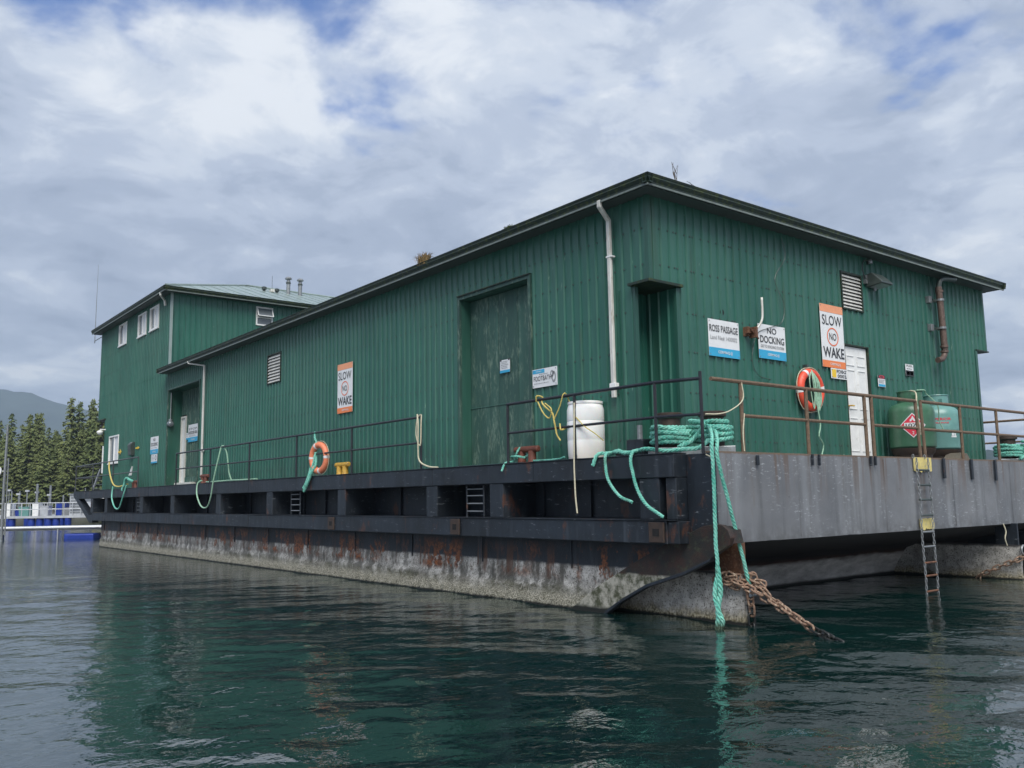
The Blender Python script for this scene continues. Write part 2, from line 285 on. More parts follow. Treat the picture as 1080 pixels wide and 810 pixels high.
# ------------------------------------------------------------------ mesh helpers
class MB:
    def __init__(s): s.v = []; s.f = []
    def add(s, vs, fs):
        b = len(s.v); s.v += [tuple(p) for p in vs]; s.f += [tuple(i + b for i in q) for q in fs]; return s
    def box(s, x0, x1, y0, y1, z0, z1):
        return s.add([(x0, y0, z0), (x1, y0, z0), (x1, y1, z0), (x0, y1, z0), (x0, y0, z1), (x1, y0, z1), (x1, y1, z1), (x0, y1, z1)],
                     [(0, 3, 2, 1), (4, 5, 6, 7), (0, 1, 5, 4), (1, 2, 6, 5), (2, 3, 7, 6), (3, 0, 4, 7)])
    def poly(s, pts): return s.add(pts, [tuple(range(len(pts)))])
    def prism(s, pts, off):   # polygon extruded by vector
        n = len(pts); off = Vector(off); q = [Vector(p) for p in pts] + [Vector(p) + off for p in pts]
        return s.add(q, [tuple(range(n))[::-1], tuple(range(n, 2 * n))] + [(i, (i + 1) % n, n + (i + 1) % n, n + i) for i in range(n)])
    def tube(s, path, r, n=8, caps=True, closed=False):
        P = [Vector(p) for p in path]; m = len(P); rs = r if isinstance(r, (list, tuple)) else [r] * m
        vs = []; up = None
        for i in range(m):
            a = P[(i - 1) % m] if (i or closed) else P[0]; b = P[(i + 1) % m] if (i < m - 1 or closed) else P[-1]
            t = (b - a); t = t.normalized() if t.length > 1e-9 else Vector((0, 0, 1))
            if up is None: up = Vector((0, 0, 1)) if abs(t.z) < .9 else Vector((1, 0, 0))
            u = t.cross(up)
            if u.length < 1e-5: u = t.orthogonal()
            u.normalize(); v = u.cross(t).normalized(); up = v
            for j in range(n):
                a_ = 2 * pi * j / n; vs.append(P[i] + (u * cos(a_) + v * sin(a_)) * rs[i])
        fs = []
        for i in range(m if closed else m - 1):
            i2 = (i + 1) % m
            for j in range(n): fs.append((i * n + j, i * n + (j + 1) % n, i2 * n + (j + 1) % n, i2 * n + j))
        if caps and not closed: fs += [tuple(range(n))[::-1], tuple(range((m - 1) * n, m * n))]
        return s.add(vs, fs)
    def lathe(s, c, prof, n=24, a0=0.0):
        cx, cy, cz = c; vs = []; m = len(prof)
        for r, z in prof:
            for j in range(n): a = a0 + 2 * pi * j / n; vs.append((cx + r * cos(a), cy + r * sin(a), cz + z))
        fs = [(i * n + j, i * n + (j + 1) % n, (i + 1) * n + (j + 1) % n, (i + 1) * n + j) for i in range(m - 1) for j in range(n)]
        fs += [tuple(range(n))[::-1], tuple(range((m - 1) * n, m * n))]
        return s.add(vs, fs)
    def build(s, name, mat, parent=None, local=False, bevel=0, smooth=False, label=None, kind=None):
        off = Vector((0, 0, 0))
        if parent is not None and not local:
            p = parent
            while p is not None: off += p.location; p = p.parent
        me = bpy.data.meshes.new(name); me.from_pydata([(a - off.x, b - off.y, c - off.z) for a, b, c in s.v], [], s.f)
        me.materials.append(M[mat] if isinstance(mat, str) else mat); me.update()
        if smooth: me.shade_smooth() if hasattr(me, 'shade_smooth') else [setattr(p, 'use_smooth', True) for p in me.polygons]
        o = bpy.data.objects.new(name, me); col.objects.link(o); o.parent = parent
        if bevel:
            b = o.modifiers.new('bevel', 'BEVEL'); b.width = bevel; b.segments = 2; b.limit_method = 'ANGLE'
        if smooth == 2:
            me.set_sharp_from_angle(angle=radians(35))
        if label: o['label'] = label
        if kind: o['kind'] = kind
        return o
def thing(name, label, cat, loc=(0, 0, 0), rz=0, group=None):
    o = bpy.data.objects.new(name, None); o.empty_display_size = .1; col.objects.link(o); o.location = loc; o.rotation_euler.z = rz
    o['label'] = label; o['category'] = cat
    if group: o['group'] = group
    return o
def tag(o, label, cat, group=None):
    o['label'] = label; o['category'] = cat
    if group: o['group'] = group
    return o
def struct(o): o['kind'] = 'structure'; return o
def kids(o): return [c for c in bpy.data.objects if c.parent == o]
def dup(root, loc, rz=None, label=None, group=None, scale=None):
    r = root.copy(); col.objects.link(r); r.location = loc
    if rz is not None: r.rotation_euler.z = rz
    if scale: r.scale = (scale,) * 3 if isinstance(scale, (int, float)) else scale
    if label: r['label'] = label
    if group: r['group'] = group
    for ch in root.children:
        c = ch.copy(); col.objects.link(c); c.parent = r
        for g in ch.children: d = g.copy(); col.objects.link(d); d.parent = c
    return r
def samp(pts, step=.05):     # Catmull-Rom resample
    P = [Vector(p) for p in pts]; P = [P[0] * 2 - P[1]] + P + [P[-1] * 2 - P[-2]]; o = []
    for i in range(1, len(P) - 2):
        a, b, c, d = P[i - 1:i + 3]; n = max(2, int((c - b).length / step))
        for j in range(n):
            t = j / n
            o.append(.5 * ((2 * b) + (c - a) * t + (2 * a - 5 * b + 4 * c - d) * t * t + (3 * b - a - 3 * c + d) * t ** 3))
    o.append(P[-2]); return o
def laid(mb, pts, r=.033, pitch=.2, step=.022):   # three-strand laid rope
    Q = samp(pts, step); L = 0; h0 = sum(Q[0]) * 7
    Q = [p + Vector((sin(i * .19 + h0) + .6 * sin(i * .41 + 2 * h0), cos(i * .17 + h0) + .6 * sin(i * .37 + h0), .8 * sin(i * .23 + 3 * h0))) * r * .16 for i, p in enumerate(Q)]
    L = 0; frames = []; up = Vector((0, 0, 1))
    for i, p in enumerate(Q):
        t = (Q[min(i + 1, len(Q) - 1)] - Q[max(i - 1, 0)]).normalized()
        u = t.cross(up)
        if u.length < .05: u = t.orthogonal()
        u.normalize(); v = u.cross(t).normalized(); up = v
        if i: L += (p - Q[i - 1]).length
        frames.append((p, u, v, L))
    for s_ in range(3):
        path = [p + (u * cos(2 * pi * (l / pitch + s_ / 3)) + v * sin(2 * pi * (l / pitch + s_ / 3))) * r * .52 for p, u, v, l in frames]
        mb.tube(path, r * .56, 5)
    return mb
def text_mesh(txt, wid, hgt, x, z, depth=.0015, bold=0.0):
    cu = bpy.data.curves.new('t', 'FONT'); cu.body = txt; cu.size = 1; cu.align_x = 'LEFT'; cu.offset = bold; cu.resolution_u = 3
    ob = bpy.data.objects.new('t', cu); col.objects.link(ob); dg = bpy.context.evaluated_depsgraph_get(); dg.update()
    me = bpy.data.meshes.new_from_object(ob.evaluated_get(dg)); bpy.data.objects.remove(ob)
    vs = [v.co.copy() for v in me.vertices]; fs = [tuple(p.vertices) for p in me.polygons]
    if not vs: return [], []
    x0 = min(v.x for v in vs); x1 = max(v.x for v in vs); y0 = min(v.y for v in vs); y1 = max(v.y for v in vs)
    sx = wid / (x1 - x0); sz = hgt / (y1 - y0)
    out_ = [(x + (v.x - x0) * sx, -depth, z + (v.y - y0) * sz) for v in vs]
    bpy.data.meshes.remove(me); return out_, fs
XW, YW, DK = .78, 1.3, 2.33
fL = lambda u, z, d=0: (XW - d, u, z)          # left wall frame (u = world Y)
fF = lambda u, z, d=0: (u, YW - d, z)          # front wall frame (u = world X)
def fbox(mb, F, u0, u1, z0, z1, d0, d1):
    a = F(u0, z0, d0); b = F(u1, z1, d1)
    return mb.box(min(a[0], b[0]), max(a[0], b[0]), min(a[1], b[1]), max(a[1], b[1]), z0, z1)

# ------------------------------------------------------------------ water, shore, mountain
def axis_(a, b, fine, far, g=1.16):
    c = list(np.arange(a, b + 1e-6, fine)); s = fine; x = b
    while x < far: s *= g; x += s; c.append(x)
    s = fine; x = a
    while x > -far: s *= g; x -= s; c.insert(0, x)
    return np.array(c)
gx = axis_(-11.5, 8, .06, 6000, 1.12); gy = axis_(-8.5, 10, .06, 6000, 1.12)
X, Y = np.meshgrid(gx, gy, indexing='ij'); Zw = np.zeros_like(X)
sx_ = np.gradient(gx)[:, None] + 0 * X; sy_ = np.gradient(gy)[None, :] + 0 * X; cell = np.maximum(sx_, sy_)
for i in range(84):
    lam = .26 * (2.4 / .26) ** rng.random(); th = radians(62) + rng.normal() * .75; kx, ky = cos(th) * 2 * pi / lam, sin(th) * 2 * pi / lam
    amp = .00088 * lam ** .80 * (1 + rng.random()); ph = rng.random() * 6.28
    fade = np.clip(1.4 - cell * 3.2 / lam, 0, 1)
    env = .6 + .4 * np.sin(X * .23 * cos(th + 1) + Y * .31 * sin(th + 1) + ph * 2)
    Zw += amp * fade * env * np.sin(kx * X + ky * Y + ph + .8 * np.sin(.5 * X * sin(th) - .6 * Y * cos(th) + ph))
def swell(cx_, cy_, lam, amp, rad):   # ring wake of the boat the picture was taken from
    R = np.hypot(X - cx_, Y - cy_); return amp * np.exp(-(R / rad) ** 2) * np.sin(2 * pi * R / lam)
Zw += swell(-12, -3, .8, .006, 6)
nx, ny = X.shape; vs = np.stack([X, Y, Zw], -1).reshape(-1, 3)
idx = np.arange(nx * ny).reshape(nx, ny); q = np.stack([idx[:-1, :-1], idx[1:, :-1], idx[1:, 1:], idx[:-1, 1:]], -1).reshape(-1, 4)
me = bpy.data.meshes.new('water'); me.vertices.add(len(vs)); me.vertices.foreach_set('co', vs.ravel())
me.loops.add(q.size); me.loops.foreach_set('vertex_index', q.ravel().astype(np.int32)); me.polygons.add(len(q))
me.polygons.foreach_set('loop_start', np.arange(0, q.size, 4, dtype=np.int32)); me.polygons.foreach_set('loop_total', np.full(len(q), 4, dtype=np.int32))
me.update(); me.validate(); me.polygons.foreach_set('use_smooth', np.ones(len(q), bool)); me.materials.append(M['water'])
wo = bpy.data.objects.new('water', me); col.objects.link(wo); struct(wo)
H2 = Vector((FWD.x, FWD.y, 0)).normalized(); R2 = Vector((RIGHT.x, RIGHT.y, 0)).normalized()
C2 = Vector((CAM.x, CAM.y, 0))
def sh(side, dist, z=0.0): return C2 + H2 * dist + R2 * side + Vector((0, 0, z))      # survey frame for the far shore
def fbm(x, y, s=1):
    v = 0; a = 1
    for o_ in range(5):
        v += a * math.sin(x * s * 1.7 + 1.3 * o_ + 1.9 * math.sin(y * s * 1.1 + o_)) * math.cos(y * s * 1.3 - .7 * o_ + math.sin(x * s * .9)); s *= 2.03; a *= .5
    return v
def terrain(name, s0, s1, d0, d1, ns, nd, hf, mat):
    mb = MB()
    vs = [sh(s0 + (s1 - s0) * i / ns, d0 + (d1 - d0) * j / nd, hf(s0 + (s1 - s0) * i / ns, d0 + (d1 - d0) * j / nd)) for i in range(ns + 1) for j in range(nd + 1)]
    fs = [(i * (nd + 1) + j, (i + 1) * (nd + 1) + j, (i + 1) * (nd + 1) + j + 1, i * (nd + 1) + j + 1) for i in range(ns) for j in range(nd)]
    mb.add(vs, fs); return struct(mb.build(name, mat, smooth=True))
def hill(s, d):
    t = max(0, min(1, (d - 150) / 90)); e = 1 / (1 + math.exp(-(s + 112) / 14))
    return -1.2 + 2.4 * min(1, max(0, (d - 146) / 8)) + 11 * t ** 1.2 * (0.35 + .65 * e) + .8 * fbm(s / 25, d / 25)
terrain('forest_hillside', -230, 20, 144, 330, 60, 40, hill, 'ground')
terrain('rocky_shore', -235, 22, 140, 150, 160, 8, lambda s, d: -1.0 + (d - 140) * .22 + .5 * fbm(s / 3, d / 3) * .8, 'rock')
def mtn(s, d):
    e = 1 / (1 + math.exp((s + 1190) / 95)); r = max(0, 1 - abs(d - 2900) / 1000)
    return -20 + (392 + 5 * fbm(s / 260, .3) + 8 * fbm(s / 700, 1.1)) * e * (r ** .85) + 16 * fbm(s / 190, d / 190) * r
terrain('mountain', -3400, 100, 1900, 3900, 120, 40, mtn, 'mountain')
def ridge(s, d):
    r = max(0, 1 - abs(d - 1050) / 250)
    return -4 + (50 + 7 * fbm(s / 70, .2)) * r ** .8 * min(1, max(0, (s - 60) / 250)) + 2.5 * fbm(s / 9, d / 9) * (r > .05)
terrain('far_shore_ridge', 60, 1500, 800, 1300, 300, 20, ridge, 'mountain')
# ------------------------------------------------------------------ conifers
def crown_mb(h, rad, seed, dens=1.0):
    rnd = random.Random(seed); mb = MB(); lev = int(32 * dens)
    for i in range(lev):
        t = i / lev; z = h * (.10 + .90 * t); L = rad * (1 - t) ** .66 * rnd.uniform(.7, 1.12) + .18; nb_ = int(11 - 4 * t)
        for j in range(nb_):
            a = rnd.uniform(0, 2 * pi); l = L * rnd.uniform(.55, 1.15); dz = rnd.uniform(-.34, -.08) * l; zz = z + rnd.uniform(-.3, .3)
            dx, dy = cos(a), sin(a); px, py = -dy, dx; m = 5
            for q_ in range(m):
                f0 = .12 + .88 * q_ / m; f1 = f0 + .34; w_ = l * .20 * (1.1 - f0) + .10; jz = rnd.uniform(-.16, .16)
                p0 = Vector((dx * l * f0, dy * l * f0, zz + dz * f0 + jz)); p1 = Vector((dx * l * f1, dy * l * f1, zz + dz * f1 + rnd.uniform(-.25, .05)))
                o1 = Vector((px * w_, py * w_, rnd.uniform(-.28, .02))); o2 = Vector((-px * w_, -py * w_, rnd.uniform(-.28, .02)))
                mb.add([p0, p0 * .4 + p1 * .6 + o1, p1, p0 * .4 + p1 * .6 + o2], [(0, 1, 2), (0, 2, 3)])
    for i in range(7): a = i * .9; mb.add([(.25, 0, h * 1.0), (.09 * cos(a), .09 * sin(a), h * .92), (.09 * cos(a + 1), .09 * sin(a + 1), h * .92)], [(0, 1, 2)])
    return mb
def make_tree(h, rad, seed, kind, cat='tree'):
    t = thing('conifer_tree', kind, cat, (0, 0, 0), 0, 'conifers on the wooded point behind the docks')
    mb = MB(); mb.tube([(0, 0, -.5), (.05, 0, h * .3), (0, .06, h * .65), (0, 0, h * .98)], [h * .018, h * .014, h * .008, .02], 7); mb.build('trunk', 'bark', t, local=True)
    crown_mb(h, rad, seed).build('crown', 'leaf', t, local=True); return t
protos = [make_tree(16, 3.0, 1, ''), make_tree(13, 3.0, 2, ''), make_tree(17, 2.7, 3, ''), make_tree(11, 3.0, 4, '')]
used = set(); spots = []
tr = random.Random(11)
for row, (d, n, smin, smax) in enumerate([(151, 30, -101, -64), (156, 30, -104, -66), (162, 32, -108, -68), (169, 32, -112, -70), (177, 32, -118, -72), (186, 30, -122, -75)]):
    for i in range(n):
        s_ = smin + (smax - smin) * (i + tr.uniform(.1, .9)) / n; dd = d + tr.uniform(-3, 3); spots.append((s_, dd, row))
heights = ['short', 'mid-height', 'tall']
for i, (s_, dd, row) in enumerate(spots):
    pi_ = tr.randrange(4); sc = tr.uniform(.62, 1.16) * (.82 if row == 0 else 1)
    e = 1 / (1 + math.exp(-(s_ + 92 * dd / 160) / 8)); sc *= .66 + .50 * e
    p = sh(s_, dd, hill(s_, dd) - .2)
    lab = {0: 'conifer in the waterfront row of the wooded point behind the docks', 1: 'conifer in the second row of the wooded point behind the docks'}.get(row, 'conifer standing deeper in the wood on the point, only its upper crown showing')
    if pi_ in used: o = dup(protos[pi_], p, tr.uniform(0, 6.28), lab, 'conifers of the wooded point, row %s from the water' % ['one', 'two', 'three', 'four', 'five', 'six'][row])
    else: used.add(pi_); o = protos[pi_]; o.location = p; o['label'] = lab; o['group'] = 'conifers of the wooded point, row %s from the water' % ['one', 'two', 'three', 'four', 'five', 'six'][row]
    if row > 1: o['label'] = 'conifer deeper in the wood on the point, row %s from the water' % ['one', 'two', 'three', 'four', 'five', 'six'][row]
    o.scale = (sc * tr.uniform(.9, 1.15),) * 2 + (sc,)
# ------------------------------------------------------------------ barge
XE, YE = 12.4, 36.3        # starboard side, stern
barge = thing('barge', 'long flat steel barge with black sides and a grey bow plate under the green warehouse', 'barge', (.5, 0, 0))
deck = MB().box(.499, XE, .02, YE, DK - .06, DK - .012); deck.build('deck', 'dockgrey', barge)
# port hull side: fine grid, with barnacle crust and a ledge near the waterline; the bow edge rakes
RK = lambda z: max(0.0, 2.25 * (1 - z / 1.08))     # where the rake cuts the side at height z
us = np.concatenate([np.arange(0, 8, .05), np.arange(8, 32.6, .11)]); zs = np.concatenate([np.arange(-.9, 0, .3), np.arange(0, 1.15, .05), [1.3, 1.395]])
vs = []; 
def h2(a, b): return fbm(a, b)
for u in us:
    for z in zs:
        lo = RK(min(z, 1.08)) if z > -.5 else 2.25 + 1.6; y_ = lo + (32.2 - lo) * (u / 32.5)
        x_ = .5
        if z < .60: x_ -= .018 * min(1, (.60 - z) / .05)
        if z < .36 + .03 * sin(y_ * .9): x_ -= .045
        if z < .18: x_ -= .02
        if z < .6: x_ += .010 * fbm(y_ * 9, z * 12) + .006 * fbm(y_ * 31, z * 33)
        x_ += .010 * sin(y_ * 1.31) * (1 if z > .6 else .5) + .22 * max(0, (.6 - z)) * .25
        vs.append((x_, y_, z))
n2_ = len(zs); fs = [(i * n2_ + j, i * n2_ + j + 1, (i + 1) * n2_ + j + 1, (i + 1) * n2_ + j) for i in range(len(us) - 1) for j in range(n2_ - 1)]
MB().add(vs, fs).build('hull_side', 'hull', barge, smooth=True)
MB().box(XE - .05, XE, 0.04, 32.2, -.9, 2.26).box(.6, XE - .06, 32.1, 32.2, -.9, 2.26).build('hull_shell', 'black', barge)
# bow plate and rake
nb_ = 60; vs = []; fs = []
for i in range(nb_ + 1):
    x_ = .5 + (XE - .5) * i / nb_; wv = .012 * sin(x_ * 2.1) + .006 * sin(x_ * 5.3)
    for z in (1.09, 1.4, 1.8, 2.34): vs.append((x_, wv * (1 if 1.2 < z < 2.2 else .3), z))
fs = [(i * 4 + j, (i + 1) * 4 + j, (i + 1) * 4 + j + 1, i * 4 + j + 1) for i in range(nb_) for j in range(3)]
MB().add(vs, fs).build('bow_plate', 'plate', barge, smooth=True)
MB().box(.5, XE, .012, .13, 2.325, 2.347).build('bow_coaming', 'rustrail', barge, bevel=.004)
MB().box(.475, .52, -.03, .455, 1.02, 2.318).build('corner_plate', 'black', barge, bevel=.004)
vs = []; fs = []
for i in range(41):
    x_ = .52 + (XE - .54) * i / 40
    for t in np.linspace(0, 1, 22):
        z = 1.095 - .50 * min(1, t / .55) - max(0, t - .55) * 2.6 + .12 * max(0, .2 - abs(t - .55)); y_ = .01 + 2.05 * min(1, t / .55) + .42 * min(1, max(0, t - .55) / .2) ** .6; vs.append((x_, y_ + .02 * fbm(x_ * 2, z * 6), z + .006 * fbm(x_ * 9, y_ * 9)))
fs = [(i * 22 + j, i * 22 + j + 1, (i + 1) * 22 + j + 1, (i + 1) * 22 + j) for i in range(40) for j in range(21)]
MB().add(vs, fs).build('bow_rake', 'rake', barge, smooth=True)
# rake flange along the port bow edge, rounded at its upper end
F_ = [(2.30, -.3), (2.12, .02), (1.77, .22), (1.26, .47), (.54, .69), (.06, .90), (-.25, 1.08), (-.29, 1.18), (-.25, 1.28), (-.16, 1.345), (-.04, 1.36), (.17, 1.33), (.44, 1.22), (.92, 1.04), (1.53, .76), (2.25, .40), (2.9, .0), (3.1, -.3)]
MB().prism([(.428, y_, z_) for y_, z_ in F_], (.09, 0, 0)).build('rake_flange', 'flange', barge, bevel=.008)
E_ = [(2.16, -.05), (1.79, .18), (1.28, .43), (.56, .65), (.08, .86), (.05, .905), (.54, .70), (1.26, .48), (1.77, .235), (2.12, .03)]
MB().prism([(.420, y_, z_) for y_, z_ in E_], (.1, 0, 0)).build('rake_rubbing_strip', 'black', barge, bevel=.004)
MB().prism([(.52, .0, 1.085), (.52, -.24, 1.1), (.52, -.2, 1.28), (.52, -.02, 1.33)], (.25, 0, 0)).build('nose_plate', 'flange', barge, bevel=.006)
# skegs
def skeg(x0, lab=None):
    vs = []; ny_, nz_ = 60, 16
    for sx in (0, 1):
        for i in range(ny_ + 1):
            for j in range(nz_ + 1):
                y_ = -.12 + 3.4 * i / ny_; z = -1 + 1.68 * j / nz_
                bx = (.012 * fbm(y_ * 8, z * 9) + .008 * fbm(y_ * 27, z * 25)) * (1 if z < .62 else 0)
                vs.append((x0 + .085 * sx + (bx if not sx else -bx), y_ + (.01 * fbm(z * 14, sx) if i == 0 else 0), z))
    K = (ny_ + 1) * (nz_ + 1); g = lambda s_, i, j: s_ * K + i * (nz_ + 1) + j
    fs = [(g(s_, i, j), g(s_, i + 1, j), g(s_, i + 1, j + 1), g(s_, i, j + 1)) for s_ in (0, 1) for i in range(ny_) for j in range(nz_)]
    fs += [(g(0, 0, j), g(1, 0, j), g(1, 0, j + 1), g(0, 0, j + 1)) for j in range(nz_)] + [(g(0, i, nz_), g(1, i, nz_), g(1, i + 1, nz_), g(0, i + 1, nz_)) for i in range(ny_)]
    MB().add(vs, fs).build('skeg', 'skeg', barge, smooth=2)
skeg(.85); skeg(9.56)
MB().box(.87, .92, -.10, .32, .681, 1.1).box(.85, .94, -.125, -.10, .681, 1.1).build('skeg_stiffener', 'rust', barge, bevel=.004)
MB().box(9.58, 9.63, -.10, .32, .681, 1.1).build('skeg_stiffener', 'black', barge, bevel=.004)
# port sponson frame: deck beam, rubbing beam, posts, ladders
def wobble_box(name, x0, x1, y0, y1, z0, z1, mat='black', bev=.012):
    return MB().box(x0, x1, y0, y1, z0, z1).build(name, mat, barge, bevel=bev)
y = .46; r_ = random.Random(3)
while y < 35.0:
    y2 = min(y + 3.05, 35.9); dx = r_.uniform(-.006, .006)
    wobble_box('deck_beam', .22 + dx, .498, y + .003, y2 - .003, 2.0, DK - .004); y = y2
wobble_box('deck_beam_lip', .205, .49, .46, 35.9, DK - .002, DK + .012, 'black', .003)
MB().prism([(.23, 35.9, 2.0), (.23, 35.9, DK), (.23, 36.3, DK), (.23, 36.3, 2.12), (.23, 33.2, .98), (.23, 32.7, .98), (.23, 32.7, 1.3), (.23, 33.3, 1.3), (.23, 35.3, 2.0)][::-1], (.26, 0, 0)).build('raked_end_frame', 'black', barge, bevel=.01)
y = .62
while y < 32.6:
    y2 = min(y + 5.0, 32.7); dx = r_.uniform(-.012, .012)
    wobble_box('rubbing_beam', .20 + dx, .495, y + .003, y2 - .003, 1.08, 1.40); y = y2
wobble_box('rubbing_beam_end', .225, .48, .42, .617, 1.085, 1.395)
wobble_box('bulkhead', .523, .975, .40, .452, 1.38, 2.26)
wobble_box('recess_wall', .98, 1.0, .46, 33.0, 1.38, 2.26)
wobble_box('shelf_edge', .19, .979, .45, 32.7, 1.402, 1.414, 'black', .002)
for py in (.95, 4.55, 6.6, 10.3, 14.3, 18.0, 22.2, 25.7, 30.6, 32.9):
    wobble_box('post', .235, .978, py - .19, py + .19, 1.416, 1.997, 'black', .01)
wobble_box('post', .26, .978, .47, .66, 1.416, 1.997, 'black', .01)
for i in range(26): wobble_box('hull_stiffener', .93, .979, 1.7 + i * 1.2, 1.76 + i * 1.2, 1.42, 2.24, 'black', .004)
for la in (5.3, 26.3, 12.9):
    mb = MB()
    for s_ in (-.26, .26): mb.tube([(.33, la + s_, 1.42), (.33, la + s_, 1.99)], .018, 6)
    lo = mb.build('hull_ladder', 'black', barge)
    for zz in (1.52, 1.66, 1.80, 1.92): MB().tube([(.33, la - .25, zz), (.33, la + .25, zz)], .013, 6).build('rung', 'galv', lo)
for by in (10.7, 5.75, .8):
    mb = MB().box(.165, .198, by - .15, by + .13, 1.10, 1.38); te = mb.build('towing_bracket', 'tankfoot', barge, bevel=.008)
    MB().box(.160, .1655, by - .07, by + .05, 1.19, 1.29).build('socket', 'darkgap', te)
# plate seams on hull side and bow, paint patches and brackets on the bow plate
for i in range(13): MB().box(.472, .492, 2.9 + i * 2.4, 2.915 + i * 2.4, .62, 1.06).build('weld_seam', 'black', barge)
for xx in (2.45, 4.9, 7.3, 9.7): MB().tube([(xx, -.006, 1.12), (xx, -.008, 2.3)], .006, 5).build('weld_seam', 'plate', barge)
for (a, b, c_, d_) in ((5.86, 6.50, 2.10, 2.345), (5.93, 6.44, 1.10, 1.28)):
    jag = []
    n_ = 14
    for i in range(n_ + 1): jag.append((a + (b - a) * i / n_, -.024, c_ + r_.uniform(-.022, .022)))
    for i in range(n_ + 1): jag.append((b - (b - a) * i / n_, -.024, d_ + (0 if d_ > 2 else r_.uniform(-.01, .01))))
    MB().poly(jag).build('yellow_paint_patch', 'yellow', barge)
for (xx, w_, zl) in ((2.80, .035, 2.17), (2.98, .035, 2.17), (4.46, .04, 2.18), (4.60, .04, 2.19), (6.92, .075, 1.98), (8.0, .075, 1.96), (9.0, .07, 1.94)):
    MB().box(xx - w_ / 2, xx + w_ / 2, -.055, -.022, zl, 2.34).build('rail_bracket', 'black', barge, bevel=.004)
MB().box(1.42, 1.48, -.04, -.018, 2.16, 2.30).build('rail_bracket', 'black', barge, bevel=.004)
# ------------------------------------------------------------------ cladding
def clad(parent, F, u0, u1, rows, openings=(), sheet=1.0, mat='green', du=0.0, screwrows=(), pitch=.2):
    """rows: [(z0, z1, d)]; every sheet one mesh with real ribs; openings (a, b, z0, z1) cut out"""
    scr = MB(); a = u0
    while a < u1 - 1e-4:
        b = min(a + sheet, u1)
        if u1 - b < .15: b = u1
        for (z0, z1, d) in rows:
            pts = {round(a, 4), round(b, 4)}
            k0 = int(a / pitch) - 1
            for kk in range(k0, int(b / pitch) + 2):
                r0 = kk * pitch + .07
                for dl in (-.026, -.011, .011, .026):
                    if a < r0 + dl < b: pts.add(round(r0 + dl, 4))
            for o in openings:
                for e in o[:2]:
                    if a < e < b: pts.add(round(e, 4))
            pts = sorted(pts); off = d + random.uniform(0, .004); tilt = random.uniform(-.003, .003)
            def dd(u):
                x = (u - .07) / pitch; x = abs(x - round(x)) * pitch
                return off + (.028 if x <= .0115 else 0 if x >= .026 else .028 * (.026 - x) / .0145) + tilt * (u - a)
            mb = MB()
            for i in range(len(pts) - 1):
                m = (pts[i] + pts[i + 1]) / 2; iv = [(z0, z1)]
                for (oa, ob, oz0, oz1) in openings:
                    if oa - 1e-4 < m < ob + 1e-4:
                        nv = []
                        for (p, q_) in iv:
                            if oz1 <= p or oz0 >= q_: nv.append((p, q_)); continue
                            if oz0 > p: nv.append((p, oz0))
                            if oz1 < q_: nv.append((oz1, q_))
                        iv = nv
                for (p, q_) in iv:
                    mb.add([F(pts[i], p, dd(pts[i])), F(pts[i + 1], p, dd(pts[i + 1])), F(pts[i + 1], q_, dd(pts[i + 1])), F(pts[i], q_, dd(pts[i]))], [(0, 1, 2, 3)])
                    if abs(dd(m) - off) < .01:
                        for sz in screwrows:
                            if p + .02 < sz < q_ - .02 and pts[i + 1] - pts[i] > .06 :
                                cu = pts[i + 1] - .018
                                fbox(scr, F, cu - .011, cu + .011, sz - .011, sz + .011, off - .002, off + .012)
            if mb.f: mb.build('cladding_sheet', mat, parent)
        a = b
    if scr.f: scr.build('screws', 'soffit', parent, kind='stuff')
wh = thing('warehouse', 'long single-storey green metal warehouse with dark gutters standing on the barge', 'building', (XW, YW, DK))
SR = (2.62, 3.35, 4.0, 4.62, 5.32, 5.9)
VL = (14.95, 15.8, 5.05, 5.82); VF = (6.14, 6.82, 5.28, 5.96); BD = (4.2, 6.34, 2.2, 5.66); AL = (21.45, 24.74, 2.2, 5.78); DF = (6.1, 6.92, 2.2, 4.54)
clad(wh, fL, 1.3, 24.75, [(DK - .05, 6.41, 0)], [VL, BD, AL, (1.2, 1.6, 2, 5.0)], screwrows=SR)
clad(wh, fF, .78, 12.12, [(DK - .05, 6.41, 0)], [VF, DF, (.7, 1.38, 2, 5.0), (11.6, 12.3, 2, 4.95)], screwrows=SR)
clad(wh, lambda u, z, d=0: (u, 1.95 - d, z), .76, 1.40, [(DK - .05, 5.0, 0)])
clad(wh, lambda u, z, d=0: (1.38 - d, u, z), 1.3, 1.95, [(DK - .05, 5.0, 0)])
clad(wh, lambda u, z, d=0: (12.12 + d, u, z), 1.3, 24.75, [(4.95, 6.41, 0)], sheet=4)
clad(wh, lambda u, z, d=0: (11.6 + d, u, z), 1.3, 24.75, [(DK - .05, 4.95, 0)], sheet=4)
mb = MB().box(.66, 1.45, 1.20, 1.66, 5.0, 5.045).box(.79, 1.37, 1.661, 1.95, 5.0, 5.03); mb.build('notch_soffit', 'gutter', wh, bevel=.004)
MB().box(11.58, 12.18, 1.24, 24.74, 4.93, 4.96).build('notch_soffit', 'gutter', wh, bevel=.004)
# corner trims
def trim(parent, mat, *b): return MB().box(*b).build('corner_trim', mat, parent, bevel=.003)
trim(wh, 'greentrim', XW - .034, XW + .05, YW - .034, YW + .05, 5.047, 6.41)
trim(wh, 'greentrim', 1.345, 1.43, YW - .036, YW + .03, DK, 4.998)
trim(wh, 'greentrim', 12.08, 12.155, YW - .036, YW + .04, 4.962, 6.41)
trim(wh, 'greentrim', 11.53, 11.63, YW - .038, YW + .04, DK, 4.928)
trim(wh, 'greentrim', XW - .03, XW + .04, 1.585, 1.64, DK, 4.998)
